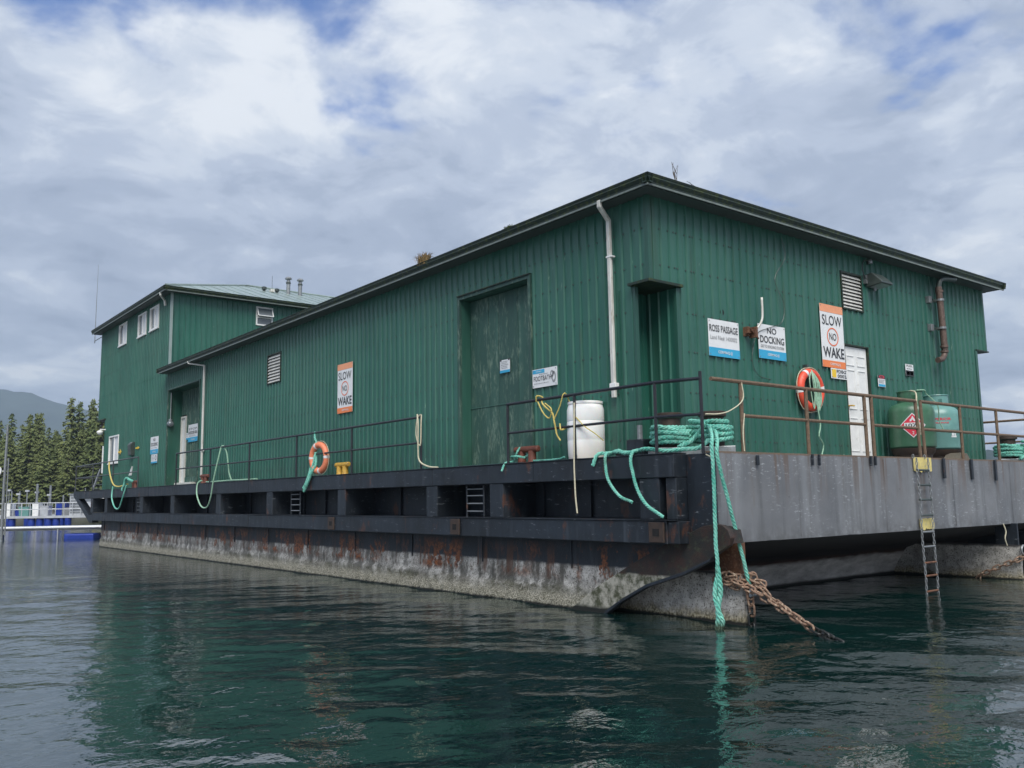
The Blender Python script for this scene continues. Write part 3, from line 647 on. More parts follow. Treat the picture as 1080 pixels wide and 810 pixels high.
# roof, soffit, fascia and gutters
def gutter_run(parent, a, b, axis, const, sgn, z, name='gutter'):
    """ogee gutter from a to b along axis; outer lip at const; sgn = direction inwards"""
    prof = [(0.0, .145), (.006, .150), (.010, .125), (.020, .105), (.016, .085), (.030, .060), (.048, .030), (.050, .004), (.118, .0), (.120, .150), (.112, .146), (.110, .02), (.06, .02), (.03, .09), (.012, .14)]
    P = []
    for d, h in prof:
        if axis == 'Y': P.append((const + sgn * d, a, z + h))
        else: P.append((a, const + sgn * d, z + h))
    off = (0, b - a, 0) if axis == 'Y' else (b - a, 0, 0)
    return MB().prism(P, off).build(name, 'gutter', parent)
ge = .004
def eaves(parent, x0, x1, y0, y1, zs_, wx0, wx1, wy0, wy1, sides):
    """soffit ring, fascia, drip edges and gutters"""
    if 'L' in sides:
        yy = y0
        gutter_run(parent, yy, y1, 'Y', x0, 1, zs_ + .01)
        MB().box(x0 + .122, wx0 + .02, wy0 if 'F' in sides else y0, y1 - .002, zs_ - .004, zs_ + .006).build('soffit', 'soffit', parent)
        MB().box(x0 + .121, x0 + .145, y0 + .12, y1 - .004, zs_ + .008, zs_ + .17).build('fascia', 'gutter', parent)
        MB().box(x0 + .040, x0 + .060, y0 + .04, y1 - .006, zs_ - .020, zs_ + .0085).build('drip_edge', 'gutterrim', parent)
    if 'F' in sides:
        gutter_run(parent, x0, x1, 'X', y0, 1, zs_ + .0105)
        MB().box(x0 + .122, x1 - .12, y0 + .122, wy0 + .02, zs_ - .0045, zs_ + .0055).build('soffit', 'soffit', parent)
        MB().box(x0 + .121, x1 - .12, y0 + .121, y0 + .145, zs_ + .0078, zs_ + .171).build('fascia', 'gutter', parent)
        MB().box(x0 + .0405, x1 - .04, y0 + .0405, y0 + .0605, zs_ - .0205, zs_ + .008).build('drip_edge', 'gutterrim', parent)
eaves(wh, .36, 12.52, .88, 24.9, 6.405, XW, 12.12, YW, 24.75, 'LF')
gutter_run(wh, .88, 24.74, 'Y', 12.54, -1, 6.416)
MB().box(12.1, 12.42, 1.3, 24.74, 6.399, 6.41).build('soffit', 'soffit', wh)
MB().prism([(.36, 24.9, 6.42), (.47, 24.9, 6.40), (.78, 24.9, 6.40), (.78, 24.9, 6.56), (.36, 24.9, 6.56)], (0, .012, 0)).build('gutter_end', 'gutter', wh)
zr0, zr1 = 6.575, 7.28; xa, xb, ya, yb = .45, 12.45, .97, 24.745; xm = (xa + xb) / 2; hy = ya + 6.0
MB().add([(xa, ya, zr0), (xb, ya, zr0), (xb, yb, zr0), (xa, yb, zr0), (xm, hy, zr1), (xm, yb, zr1)], [(0, 1, 4), (1, 2, 5, 4), (3, 0, 4, 5)]).build('roof', 'roofdark', wh)
# downpipes
def pipe_(parent, pts, r=.042, mat='whitedirty', name='downpipe'):
    return MB().tube(samp(pts, .09), r, 10).build(name, mat, parent, smooth=2)
def rectpipe(parent, pts, w_=.075, d_=.055, name='downpipe', mat='whitedirty'):
    mb = MB()
    for a, b in zip(pts[:-1], pts[1:]):
        a = Vector(a); b = Vector(b); t = (b - a).normalized(); u = Vector((0, 1, 0)); v = t.cross(u).normalized()
        a2 = a - t * .012; b2 = b + t * .012; q_ = []
        for p in (a2, b2):
            for su, sv in ((-1, -1), (1, -1), (1, 1), (-1, 1)): q_.append(p + u * su * w_ / 2 + v * sv * d_ / 2)
        mb.add(q_, [(0, 1, 2, 3), (7, 6, 5, 4), (0, 4, 5, 1), (1, 5, 6, 2), (2, 6, 7, 3), (3, 7, 4, 0)])
    return mb.build(name, mat, parent, bevel=.01)
d1 = rectpipe(wh, [(.42, 1.98, 6.42), (.43, 1.99, 6.33), (.69, 2.06, 6.17), (.69, 2.05, 3.30)])
MB().box(.655, .745, 1.985, 2.115, 3.44, 3.52).build('bracket', 'white', d1, bevel=.006)
MB().box(.655, .745, 1.985, 2.115, 5.55, 5.58).build('bracket', 'white', d1, bevel=.006)
d2 = rectpipe(wh, [(.42, 21.65, 6.42), (.43, 21.6, 6.35), (.69, 20.85, 6.2), (.69, 20.85, 2.55)])
MB().box(.655, .745, 20.78, 20.92, 3.4, 3.45).build('bracket', 'white', d2)
# big door on the port side
def framed(parent, F, u0, u1, z0, z1, mat='trimworn', wd=.07, d0=-.01, d1_=.05, name='door_frame', bottom=False):
    mb = MB()
    fbox(mb, F, u0 - wd, u0, z0, z1 + wd, d0, d1_); fbox(mb, F, u1, u1 + wd, z0, z1 + wd, d0, d1_); fbox(mb, F, u0, u1, z1, z1 + wd, d0, d1_ - .002)
    if bottom: fbox(mb, F, u0 - wd, u1 + wd, z0 - wd, z0 - .001, d0, d1_ - .001)
    return mb.build(name, mat, parent, bevel=.004)
framed(wh, fL, 4.2, 6.34, DK, 5.66)
mb = MB(); fbox(mb, fL, 4.13, 6.4, 5.73, 5.75, -.01, .075); mb.build('door_head_flashing', 'gutter', wh)
mb = MB(); fbox(mb, fL, 6.345, 6.36, DK, 5.66, -.26, -.012); fbox(mb, fL, 4.18, 4.195, DK, 5.66, -.26, -.012); fbox(mb, fL, 4.195, 6.345, 5.665, 5.68, -.26, -.012); fbox(mb, fL, 4.2, 6.34, DK - .03, DK + .055, -.26, .03)
mb.build('door_reveal', 'greentrim', wh)
leafp = MB(); fbox(leafp, fL, 4.197, 6.343, DK + .06, 5.66, -.28, -.235); big = leafp.build('sliding_door', 'greenworn', wh)
n_ = 7; wv = 2.12 / n_
for i in range(n_):
    mb = MB(); a = 4.21 + i * wv; fbox(mb, fL, a + .004, a + wv - .004, 3.525, 5.65, -.234, -.216 + random.uniform(-.004, .004)); mb.build('plank', 'greenworn', big, bevel=.003)
    mb = MB(); fbox(mb, fL, a + .004, a + wv - .004, DK + .065, 3.49, -.234, -.218 + random.uniform(-.003, .003)); mb.build('plank', 'greenworn', big, bevel=.003)
mb = MB(); fbox(mb, fL, 4.205, 6.335, 3.492, 3.523, -.234, -.208); mb.build('rail_strip', 'greenworn', big, bevel=.003)
# louvre vents
def vent(parent, F, u0, u1, z0, z1, n_=9):
    fr = framed(parent, F, u0, u1, z0, z1, 'gutter', .035, -.02, .045, 'vent', True)
    mb = MB(); fbox(mb, F, u0, u1, z0, z1, -.05, -.03); mb.build('vent_back', 'darkgap', fr)
    h = (z1 - z0) / n_
    for i in range(n_):
        za = z0 + i * h
        MB().add([F(u0, za + .004, .03), F(u1, za + .004, .03), F(u1, za + h * .92, -.02), F(u0, za + h * .92, -.02), F(u0, za - .008, .03), F(u1, za - .008, .03)], [(0, 1, 2, 3), (4, 5, 1, 0)]).build('slat', 'whitedirty', fr)
vent(wh, fL, *VL); vent(wh, fF, *VF, n_=10)
# front door with a raised panel pattern
framed(wh, fF, 6.1, 6.92, DK, 4.54, 'gutter', .03, -.01, .036)
mb = MB(); fbox(mb, fF, 6.11, 6.91, DK + .05, 4.53, -.05, -.012); fd = mb.build('front_door', 'white', wh, bevel=.003)
for (a, b) in ((6.18, 6.46), (6.56, 6.84)):
    for (p, q_) in ((4.16, 4.36), (3.32, 4.08), (2.52, 3.16)):
        mb = MB()
        for (u0, u1, z0, z1) in ((a, b, p, p + .018), (a, b, q_ - .018, q_), (a, a + .018, p + .018, q_ - .018), (b - .018, b, p + .018, q_ - .018)): fbox(mb, fF, u0, u1, z0, z1, -.012, .0)
        mb.build('door_panel', 'white', fd, bevel=.003)
MB().tube([(6.17, YW - .0, 3.38), (6.17, YW - .06, 3.38), (6.25, YW - .06, 3.38)], .014, 8).build('handle', 'bollyellow', fd)
# recessed doorway (alcove) aft on the port side
framed(wh, fL, 21.45, 24.74, DK, 5.78, 'trimworn', .05, -.01, .04, 'alcove_frame')
mb = MB(); fbox(mb, fL, 24.72, 24.745, DK, 5.78, -.5, -.012); fbox(mb, fL, 21.42, 21.445, DK, 5.78, -.5, -.012); fbox(mb, fL, 21.445, 24.72, 5.785, 5.80, -.5, -.012); fbox(mb, fL, 21.445, 24.72, DK - .02, DK + .05, -.5, .02); mb.build('alcove_reveal', 'greentrim', wh)
clad(wh, lambda u, z, d=0: (XW + .5 - d, u, z), 21.44, 24.73, [(DK, 5.79, 0)], [(24.2, 25.4, 2.2, 4.9)], mat='greenworn')
# white door sits on the aft part of the recess
fA = lambda u, z, d=0: (XW + .5 - d, u, z)
framed(wh, fA, 24.28, 24.70, DK + .14, 4.78, 'whitedirty', .07, -.01, .05, 'door_frame')
mb = MB(); fbox(mb, fA, 24.285, 24.695, DK + .14, 4.78, -.03, .0); ad = mb.build('side_door', 'white', wh, bevel=.003)
mb = MB(); fbox(mb, fA, 23.0, 24.9, DK + .055, DK + .135, -.02, .22); mb.build('doorstep', 'whitedirty', wh, bevel=.006)
mb = MB(); fbox(mb, fA, 22.15, 24.1, DK + .14, DK + .32, .03, .06); mb.build('kick_board', 'greenworn', wh, bevel=.004)
MB().tube([(XW + .06, 24.66, 5.7), (XW + .06, 24.66, 4.75)], .018, 6).build('conduit', 'galv', wh)
# ------------------------------------------------------------------ two-storey block
T0, T1, TZ = 24.78, 34.6, 9.42
tw = thing('two_storey_block', 'taller two-storey green metal block with pale hipped roof at the aft end of the warehouse', 'building', (XW, T0, DK))
W1 = (30.5, 31.72, 8.40, 9.34 - .02); W2 = (27.80, 28.90, 8.36, 9.29 - .02); W3 = (26.2, 27.30, 8.36, 9.28 - .02); WL = (31.1, 32.6, 3.46, 4.62)
clad(tw, fL, T0, T1, [(DK - .05, 6.52, 0), (6.48, TZ + .01, .008)], [W1, W2, W3, WL, (33.5, 35, 2, 5.45)], screwrows=(3.3, 4.4, 5.4, 7.4, 8.2), sheet=1.0)
clad(tw, lambda u, z, d=0: (u, T0 - d, z), XW, 12.12, [(6.5, TZ + .01, 0)], [(3.98, 4.66, 8.56, 9.3)])
clad(tw, lambda u, z, d=0: (12.12 + d, u, z), T0, T1, [(DK, TZ, 0)], sheet=4)
clad(tw, lambda u, z, d=0: (u, T1 + d, z), XW, 12.12, [(5.45, TZ, 0)], sheet=4)
clad(tw, lambda u, z, d=0: (u, 33.5 + d, z), XW, 12.12, [(DK, 5.45, 0)], sheet=4)
MB().box(.70, 12.1, 33.42, T1 + .06, 5.43, 5.47).build('notch_soffit', 'gutter', tw)
MB().box(XW - .036, XW + .05, T0 - .036, T0 + .05, 6.6, TZ).build('corner_trim', 'roof', tw, bevel=.003)
MB().box(XW - .036, XW + .05, T1 - .05, T1 + .036, 5.48, TZ).build('corner_trim', 'greentrim', tw, bevel=.003)
eaves(tw, .36, 12.5, T0 - .42, T1 + .42, TZ, XW, 12.12, T0, T1, 'LF')
rectpipe(tw, [(.42, 25.0, 9.42), (.44, 25.0, 9.32), (.66, 25.25, 9.2), (.69, 25.25, 9.02)], .09, .06)
# pale hipped roof: standing-seam sheets on the two visible slopes
ex0, ex1, ey0, ey1, ez, rz_ = .44, 12.44, T0 - .34, T1 + .34, TZ + .17, 11.32; ym = (ey0 + ey1) / 2; rx0, rx1 = 5.5, 9.9
def roof_z_front(y): return ez + (rz_ - ez) * (y - ey0) / (ym - ey0)
x = ex0
while x < ex1 - .01:
    x2 = min(x + .6, ex1)
    def topy(xx):
        if xx < rx0: t = (xx - ex0) / (rx0 - ex0)
        elif xx > rx1: t = (ex1 - xx) / (ex1 - rx1)
        else: t = 1
        return ey0 + (ym - ey0) * t
    ta, tb = topy(x), topy(x2); mb = MB()
    mb.add([(x, ey0, ez), (x2, ey0, ez), (x2, tb, roof_z_front(tb)), (x, ta, roof_z_front(ta))], [(0, 1, 2, 3)])
    mb.prism([(x - .012, ey0, ez), (x + .012, ey0, ez), (x + .012, ta, roof_z_front(ta)), (x - .012, ta, roof_z_front(ta))], (0, 0, .018))
    mb.build('roof_sheet', 'roof', tw); x = x2
MB().add([(ex0, ey0, ez), (ex0, ey1, ez), (rx0, ym, rz_), (ex1, ey0, ez), (ex1, ey1, ez), (rx1, ym, rz_)], [(1, 0, 2), (3, 4, 5), (4, 1, 2, 5)]).build('roof_slope', 'roof', tw)
for a, b in (((ex0, ey0, ez + .02), (rx0, ym, rz_ + .02)), ((rx0, ym, rz_ + .02), (rx1, ym, rz_ + .02)), ((ex1, ey0, ez + .02), (rx1, ym, rz_ + .02)), ((ex0, ey1, ez + .02), (rx0, ym, rz_ + .02))):
    MB().tube([a, b], .045, 6).build('ridge_cap', 'roof', tw)
for (cx_, zt) in ((6.86, 11.62), (7.42, 11.62)):
    zb = roof_z_front(28.3) - .1
    f_ = MB().lathe((cx_, 28.3, 0), [(.085, zb), (.085, zt - .16), (.06, zt - .155), (.06, zt - .1)], 12).build('flue', 'galv', tw, smooth=2)
    MB().lathe((cx_, 28.3, 0), [(.145, zt - .10), (.15, zt - .06), (.10, zt), (.02, zt + .02)], 12).build('cap', 'galv', f_)
    MB().lathe((cx_, 28.3, 0), [(.105, zt - .30), (.105, zt - .24)], 12).build('collar', 'lampbody', f_)
for (cx_, h_) in ((5.62, .16), (6.20, .15)):
    zb = roof_z_front(28.0); f_ = MB().lathe((cx_, 28.0, zb - .08), [(.06, 0), (.06, h_ + .02)], 10).build('roof_vent', 'lampbody', tw)
    MB().lathe((cx_, 28.0, zb - .08), [(.11, h_ + .0), (.11, h_ + .09), (.06, h_ + .12)], 10).build('cap', 'lampbody', f_)
zb = roof_z_front(28.0); MB().tube([(5.98, 28.0, zb - .1), (5.98, 28.0, zb + .72)], .008, 5).build('whip_aerial', 'lampbody', tw)
mb = MB().box(5.9, 6.06, 27.9, 28.1, zb, zb + .12); mb.build('roof_box', 'whitedirty', tw)
MB().tube([(.9, 36.6, 9.3), (.9, 36.6, 11.2), (.91, 36.6, 13.1)], [.02, .014, .006], 5).build('radio_aerial', 'galv', tw)
MB().tube([(.9, 36.6, 9.4), (.9, T1, 9.4)], .02, 5).build('aerial_bracket', 'galv', tw)
def window_(parent, F, u0, u1, z0, z1, sash=1):
    fr = MB(); t = .06
    fbox(fr, F, u0, u0 + t, z0, z1, -.03, .05); fbox(fr, F, u1 - t, u1, z0, z1, -.03, .05); fbox(fr, F, u0 + t, u1 - t, z1 - t, z1, -.03, .048); fbox(fr, F, u0 + t, u1 - t, z0, z0 + t, -.03, .048)
    w_ = fr.build('window', 'white', parent, bevel=.004)
    mb = MB(); fbox(mb, F, u0 + t, u1 - t, z0 + t, z1 - t, -.02, -.012); mb.build('pane', 'glass', w_)
    mb = MB(); mm = (u0 + u1) / 2; fbox(mb, F, mm - .03, mm + .03, z0 + t, z1 - t, -.011, .03); mb.build('mullion', 'white', w_)
    mb = MB(); fbox(mb, F, u0 + t, mm - .03, z0 + t, z1 - t, -.0115, -.004); mb.build('blind', 'blind', w_)
    mb = MB(); fbox(mb, F, u0 - .03, u1 + .03, z0 - .04, z0 - .002, -.01, .07); mb.build('sill', 'white', w_)
    return w_
for W in (W1, W2, W3, WL): window_(tw, fL, *W)
fT = lambda u, z, d=0: (u, T0 - d, z)
fr = MB(); u0, u1, z0, z1 = 3.98, 4.66, 8.56, 9.3
for b in ((u0, u0 + .05, z0, z1), (u1 - .05, u1, z0, z1), (u0 + .05, u1 - .05, z1 - .05, z1), (u0 + .05, u1 - .05, z0, z0 + .05), (u0 + .05, u1 - .05, 8.86, 8.91)): fbox(fr, fT, *b, -.03, .045)
tww = fr.build('window', 'white', tw); mb = MB(); fbox(mb, fT, u0 + .05, u1 - .05, z0 + .05, 8.86, -.02, -.01); mb.build('pane', 'glass', tww)
MB().add([fT(u0 + .05, 9.25, .05), fT(u1 - .05, 9.25, .05), fT(u1 - .05, 8.93, .2), fT(u0 + .05, 8.93, .2)], [(0, 1, 2, 3)]).build('open_sash', 'glass', tww)
mb = MB()
A, B, C_, D_ = [Vector(fT(*p)) for p in ((u0 + .04, 9.26, .055), (u1 - .04, 9.26, .055), (u1 - .04, 8.92, .205), (u0 + .04, 8.92, .205))]
for a, b in ((A, B), (B, C_), (C_, D_), (D_, A)): mb.tube([a, b], .022, 4)
mb.build('sash_frame', 'white', tww)
# ------------------------------------------------------------------ signs
def sign(label, side, uc, z0, w_, h_, items, d=.036, base='swhite', group=None, rivets=True):
    loc, rz = ((XW - d, uc, z0), -pi / 2) if side == 'L' else ((uc, YW - d, z0), 0)
    if side == 'A': loc, rz = (XW + .5 - d, uc, z0), -pi / 2
    if side == 'D': loc, rz = (XW + .216 - d + .01, uc, z0), -pi / 2
    t = thing('sign', label, 'sign', loc, rz, group)
    MB().box(-w_ / 2, w_ / 2, -.006, 0, 0, h_).build('board', base, t, local=True, bevel=.002)
    for it in items:
        k_, m = it[0], it[1]
        if k_ == 'rect': MB().box(it[2], it[3], -.009, -.0063, it[4], it[5]).build('panel', m, t, local=True)
        elif k_ == 'text':
            v, f_ = text_mesh(it[2], it[5], it[6], it[3], it[4], .0115, it[7] if len(it) > 7 else .0)
            if v: MB().add(v, f_).build('lettering', m, t, local=True)
        elif k_ == 'ring':
            cx_, cz, rx, rz_, th = it[2:]; mb = MB(); n_ = 40
            for i in range(n_):
                a, b = 2 * pi * i / n_, 2 * pi * (i + 1) / n_
                mb.add([(cx_ + r * q_[0] * cos(q_[1]) / 1, -.0105, cz + (r * rz_ / rx) * q_[0] * sin(q_[1])) for r, q_ in ((rx, (1, a)), (rx - th, (1, a)), (rx - th, (1, b)), (rx, (1, b)))], [(0, 1, 2, 3)])
            mb.build('ring', m, t, local=True)
        elif k_ == 'lines':     # rows of print too small to read
            mb = MB(); x0, x1, z0_, z1_, n_ = it[2:]
            rr = random.Random(int(uc * 100))
            for i in range(n_):
                zc_ = z0_ + (z1_ - z0_) * (i + .5) / n_; x_ = x0; xe = x1 - (x1 - x0) * rr.uniform(0, .25)
                while x_ < xe:
                    l = rr.uniform(.015, .05); mb.add([(x_, -.0112, zc_ - .006), (min(x_ + l, xe), -.0112, zc_ - .006), (min(x_ + l, xe), -.0112, zc_ + .006), (x_, -.0112, zc_ + .006)], [(0, 1, 2, 3)]); x_ += l + .012
            mb.build('small_print', m, t, local=True, kind='stuff')
    if rivets:
        mb = MB()
        for sx in (-1, 1):
            for zz in (.03, h_ - .03): mb.box(sx * (w_ / 2 - .03) - .008, sx * (w_ / 2 - .03) + .008, -.013, -.006, zz - .008, zz + .008)
        mb.build('fixings', 'galv', t, local=True, kind='stuff')
    return t
def logo(x, z, w_, h_, m='swhite'):
    return ('text', m, 'CERMAQ', x, z, w_, h_, .01)
def slow(label, side, uc, z0):
    w_, h_ = .76, 1.19
    return sign(label, side, uc, z0, w_, h_, [
        ('rect', 'sfade', -w_ / 2, w_ / 2, h_ - .145, h_), ('rect', 'sorange', -w_ / 2, w_ / 2, 0, .13), logo(-.14, .04, .28, .05), ('text', 'swhite', '@', .15, .036, .055, .055),
        ('text', 'sblack', 'SLOW', -.325, .80, .65, .19, .004), ('text', 'sblack', 'WAKE', -.34, .185, .69, .20, .022),
        ('ring', 'sringo', 0, .585, .19, .175, .026), ('text', 'sblack', 'NO', -.115, .52, .23, .135, .004)])
slow('tall SLOW NO WAKE sign on the side wall between louvre vent and big door', 'L', 11.15, 3.83)
slow('tall SLOW NO WAKE sign on the end wall just left of the white door', 'F', 5.69, 4.06)
sign('white and blue ROSS PASSAGE sign nearest the notched corner of the end wall', 'F', 2.475, 3.98, .79, .61, [
    ('rect', 'sblue', -.395, .395, 0, .145), ('text', 'sblack', 'ROSS PASSAGE', -.37, .405, .73, .115, .012), ('text', 'sgrey', 'Land File# 1400002', -.355, .27, .69, .075, 0), logo(-.17, .045, .3, .055), ('text', 'swhite', '@', .145, .042, .055, .06)])
sign('white and blue NO DOCKING sign behind the pipe bracket on the end wall', 'F', 3.79, 4.055, .78, .60, [
    ('rect', 'sblue', -.39, .39, 0, .15), ('text', 'sblack', 'NO', -.14, .445, .27, .105, .012), ('text', 'sblack', 'DOCKING', -.345, .275, .69, .125, .014), ('text', 'sblack', 'GO TO DOCKING STATION', -.33, .19, .66, .05, .0), logo(-.15, .05, .27, .05), ('text', 'swhite', '@', .135, .046, .05, .055)])
sign('small white number sign with a yellow square beside the white door', 'F', 5.83, 3.86, .53, .195, [
    ('rect', 'syellow', -.235, -.10, .02, .175), ('text', 'sblack', 'FDBG', -.08, .108, .31, .065, .012), ('text', 'sblack', '0003', -.06, .022, .29, .065, .012)])
sign('small notice with red oval top between the white door and the gas tanks', 'F', 7.34, 3.81, .27, .235, [
    ('rect', 'sblack', -.135, .135, .165, .235), ('ring', 'sred', 0, .20, .10, .032, .03), ('text', 'sred', 'STOP', -.05, .19, .1, .022), ('rect', 'sblue', -.12, .12, .008, .055), ('lines', 'sgrey', -.11, .11, .07, .15, 3)], rivets=False)
sign('small two-part black and white notice below the exhaust pipe on the end wall', 'F', 8.47, 4.11, .32, .245, [
    ('rect', 'sblack', -.16, .16, 0, .115), ('text', 'sblack', 'FUEL', -.12, .19, .24, .04, .01), ('lines', 'sblack', -.12, .12, .125, .175, 1), ('rect', 'swhite', -.13, -.01, .02, .095), ('rect', 'swhite', .01, .13, .02, .095)], rivets=False)
sign('white FOOTBATH sign with a blue tab right of the big sliding door', 'L', 3.78, 3.655, .66, .325, [
    ('rect', 'sblue', -.32, .0, .25, .315), ('text', 'swhite', 'CERMAQ', -.23, .265, .15, .03), ('text', 'sblack', 'FOOTBATH', -.29, .115, .47, .085, .004), ('lines', 'sgrey', -.28, .12, .055, .09, 1), ('lines', 'sgrey', -.14, .10, .215, .24, 1),
    ('ring', 'sgrey', .245, .15, .055, .1, .025), ('ring', 'sgrey', .2, .21, .045, .06, .02)])
sign('small white and blue notice pinned to the weathered sliding door', 'D', 5.19, 4.09, .30, .245, [
    ('rect', 'sblue', -.15, .15, 0, .05), ('lines', 'sgrey', -.11, .11, .07, .225, 5), ('rect', 'sblack', -.15, -.10, .225, .262), ('rect', 'sblack', .10, .15, .225, .262)], rivets=False)
sign('tall white and blue notice on the side wall left of the doorway recess', 'L', 26.13, 3.57, .96, .64, [
    ('rect', 'sblue', -.48, .48, 0, .17), ('text', 'sblack', 'NO', -.13, .47, .26, .11, .01), ('text', 'sblack', 'DOCKING', -.40, .29, .8, .13, .012), ('lines', 'sblack', -.4, .4, .19, .26, 1), logo(-.2, .05, .4, .06)])
sign('smaller notice right below the taller one left of the doorway recess', 'L', 26.1, 3.23, .74, .325, [
    ('rect', 'sblue', -.37, .37, 0, .06), ('lines', 'sblack', -.3, .05, .1, .3, 4), ('ring', 'sblack', .2, .19, .09, .09, .03)])
sign('white and blue notice board right of the white side door in the recess', 'A', 23.4, 3.88, 1.02, .61, [
    ('rect', 'sblue', -.51, .51, 0, .16), ('text', 'sblack', 'STOP', -.42, .42, .84, .07), ('text', 'sblack', 'BIOSECURE AREA', -.45, .27, .9, .11, .008), ('lines', 'sgrey', -.4, .4, .18, .25, 2), logo(-.2, .045, .4, .06)])
sign('small white and blue plate tucked left under the notice board inside the recess', 'A', 24.02, 3.98, .24, .24, [('rect', 'sblue', -.12, .12, 0, .06), ('lines', 'sgrey', -.1, .1, .09, .22, 3)], d=.028)
for yy, zz, lb in ((30.85, 3.88, 'yellow arrow marker beside the sliding window on the side wall'), (28.3, 3.91, 'yellow arrow marker right of the black wall lamp')):
    t = thing('arrow_marker', lb, 'marker', (XW - .03, yy, zz), -pi / 2)
    MB().prism([(-.28, -.008, -.03), (.02, -.008, -.03), (.02, -.008, -.12 if yy > 30 else -.06), (.25, -.008, 0), (.02, -.008, .12 if yy > 30 else .06), (.02, -.008, .03), (-.28, -.008, .03)], (0, .008, 0)).build('plate', 'syellow', t, local=True)
# ------------------------------------------------------------------ wall fittings
t = thing('flood_light', 'dark bronze flood light beside the louvre vent high on the end wall', 'lamp', (7.22, YW, 5.9))
MB().prism([(-.20, -.03, .14), (-.20, -.16, .16), (-.20, -.36, -.04), (-.20, -.36, -.08), (-.20, -.03, -.12)], (.42, 0, 0)).build('housing', 'lampbody', t, local=True, bevel=.012)
MB().poly([(-.17, -.34, -.089), (.19, -.34, -.089), (.19, -.08, -.121), (-.17, -.08, -.121)]).build('lens', 'lens', t, local=True)
MB().box(-.26, -.201, -.07, 0, -.05, .12).build('bracket', 'galv', t, local=True); MB().tube([(0, -.10, -.11), (0, -.10, -.18)], .03, 8).build('swivel', 'galv', t, local=True)
tag(MB().tube(samp([(7.14, YW - .04, 5.96), (6.98, YW - .06, 5.94), (6.90, YW - .05, 6.1), (6.92, YW - .05, 6.27), (7.02, YW - .07, 6.33), (7.1, YW - .07, 6.33)], .04), .014, 6).build('conduit', 'lampbody'), 'bent black conduit feeding the flood light on the end wall', 'conduit')
t = thing('photocell', 'small round sensor under the eaves above the flood light', 'sensor', (7.14, YW, 6.30))
MB().lathe((0, -.08, -.03), [(.045, 0), (.05, .05), (.03, .09)], 12).build('sensor_head', 'galv', t, local=True); MB().box(-.03, .03, -.06, 0, -.03, .03).build('bracket', 'lampbody', t, local=True)
t = thing('exhaust_pipe', 'brown exhaust pipe rising from an elbow to a horizontal stub under the right eaves', 'pipe', (9.68, YW, 4.7))
mb = MB(); mb.tube(samp([(-.02, -.20, 1.42), (.01, -.20, 1.0), (.03, -.20, .4), (.04, -.20, .06)], .1), .068, 12); mb.tube(samp([(.04, -.20, .12), (.03, -.20, -.02), (-.04, -.20, -.12), (-.14, -.2, -.17), (-.30, -.20, -.20)], .05), .06, 12); mb.build('riser', 'pipe', t, local=True, smooth=2)
MB().tube(samp([(-.02, -.20, 1.40), (.01, -.22, 1.55), (.12, -.25, 1.61), (.55, -.30, 1.64)], .06), .055, 12).build('outlet', 'lampbody', t, local=True, smooth=2)
for zz in (1.30, .10, -.01): MB().lathe((.03 if zz < 1 else 0, -.2, zz), [(.083, 0), (.083, .045)], 14).build('collar', 'pipe', t, local=True)
for zz in (.48, 1.09):
    MB().box(-.24, -.12, -.09, 0, zz - .02, zz + .13).build('bracket_box', 'galv', t, local=True, bevel=.006)
    MB().box(-.12, .13, -.15, -.11, zz + .03, zz + .06).tube([(-.14, -.13, zz + .02), (-.03, -.13, zz + .02)], .03, 8).build('bracket_arm', 'lampbody', t, local=True)
    MB().lathe((.01, -.2, zz + .02), [(.083, 0), (.083, .045)], 14).build('clamp', 'galv', t, local=True)
t = thing('aerial_mount', 'white pipe stub on a rusty wall clamp overlapping the NO DOCKING sign', 'bracket', (3.24, YW, 4.45))
MB().tube(samp([(-.1, -.16, .03), (.02, -.17, .12), (.10, -.18, .24), (.12, -.18, .4), (.12, -.18, .62)], .04), .020, 8).build('pipe', 'whitedirty', t, local=True, smooth=True)
mb = MB().box(-.2, -.14, -.10, 0, -.06, .1); mb.box(-.24, -.02, -.14, -.09, -.02, .02); mb.box(-.12, -.06, -.20, -.06, -.09, .09); mb.tube([(-.22, -.16, .06), (.0, -.16, -.1)], .016, 6); mb.build('clamp', 'rust', t, local=True)
tag(MB().tube(samp([(4.22, YW - .05, 6.3), (4.3, YW - .05, 5.95), (3.95, YW - .05, 5.5), (4.18, YW - .05, 5.1), (4.1, YW - .05, 4.75), (3.7, YW - .06, 4.6), (3.35, YW - .05, 4.45), (3.2, YW - .04, 4.0), (3.35, YW - .04, 3.75), (3.7, YW - .04, 3.7)], .08), .006, 4).build('loose_cable', 'lampbody'), 'thin loose cable looping down the end wall around the NO DOCKING sign', 'cable')
tag(MB().lathe((0, 0, 0), [(.05, 0), (.05, .008)], 14).build('wall_hole_cap', 'darkgap'), 'small black round vent hole above the ROSS PASSAGE sign', 'vent hole'); o = bpy.data.objects['wall_hole_cap']; o.location = (2.49, YW - .008, 4.74); o.rotation_euler.x = pi / 2
t = thing('wall_lamp', 'black box wall lamp on the side wall between the two yellow arrows', 'lamp', (XW, 28.95, 3.65), -pi / 2)
MB().prism([(-.19, 0, 0), (-.19, -.16, 0), (-.19, -.20, .42), (-.19, -.1, .52), (-.19, 0, .52)], (.38, 0, 0)).build('housing', 'lampbody', t, local=True, bevel=.01); MB().poly([(-.17, -.205, .40), (.17, -.205, .40), (.17, -.11, .515), (-.17, -.11, .515)]).build('hood_face', 'galv', t, local=True)
t = thing('security_camera', 'white dome camera on the aft corner of the side wall', 'camera', (XW, 33.3, 4.85), -pi / 2)
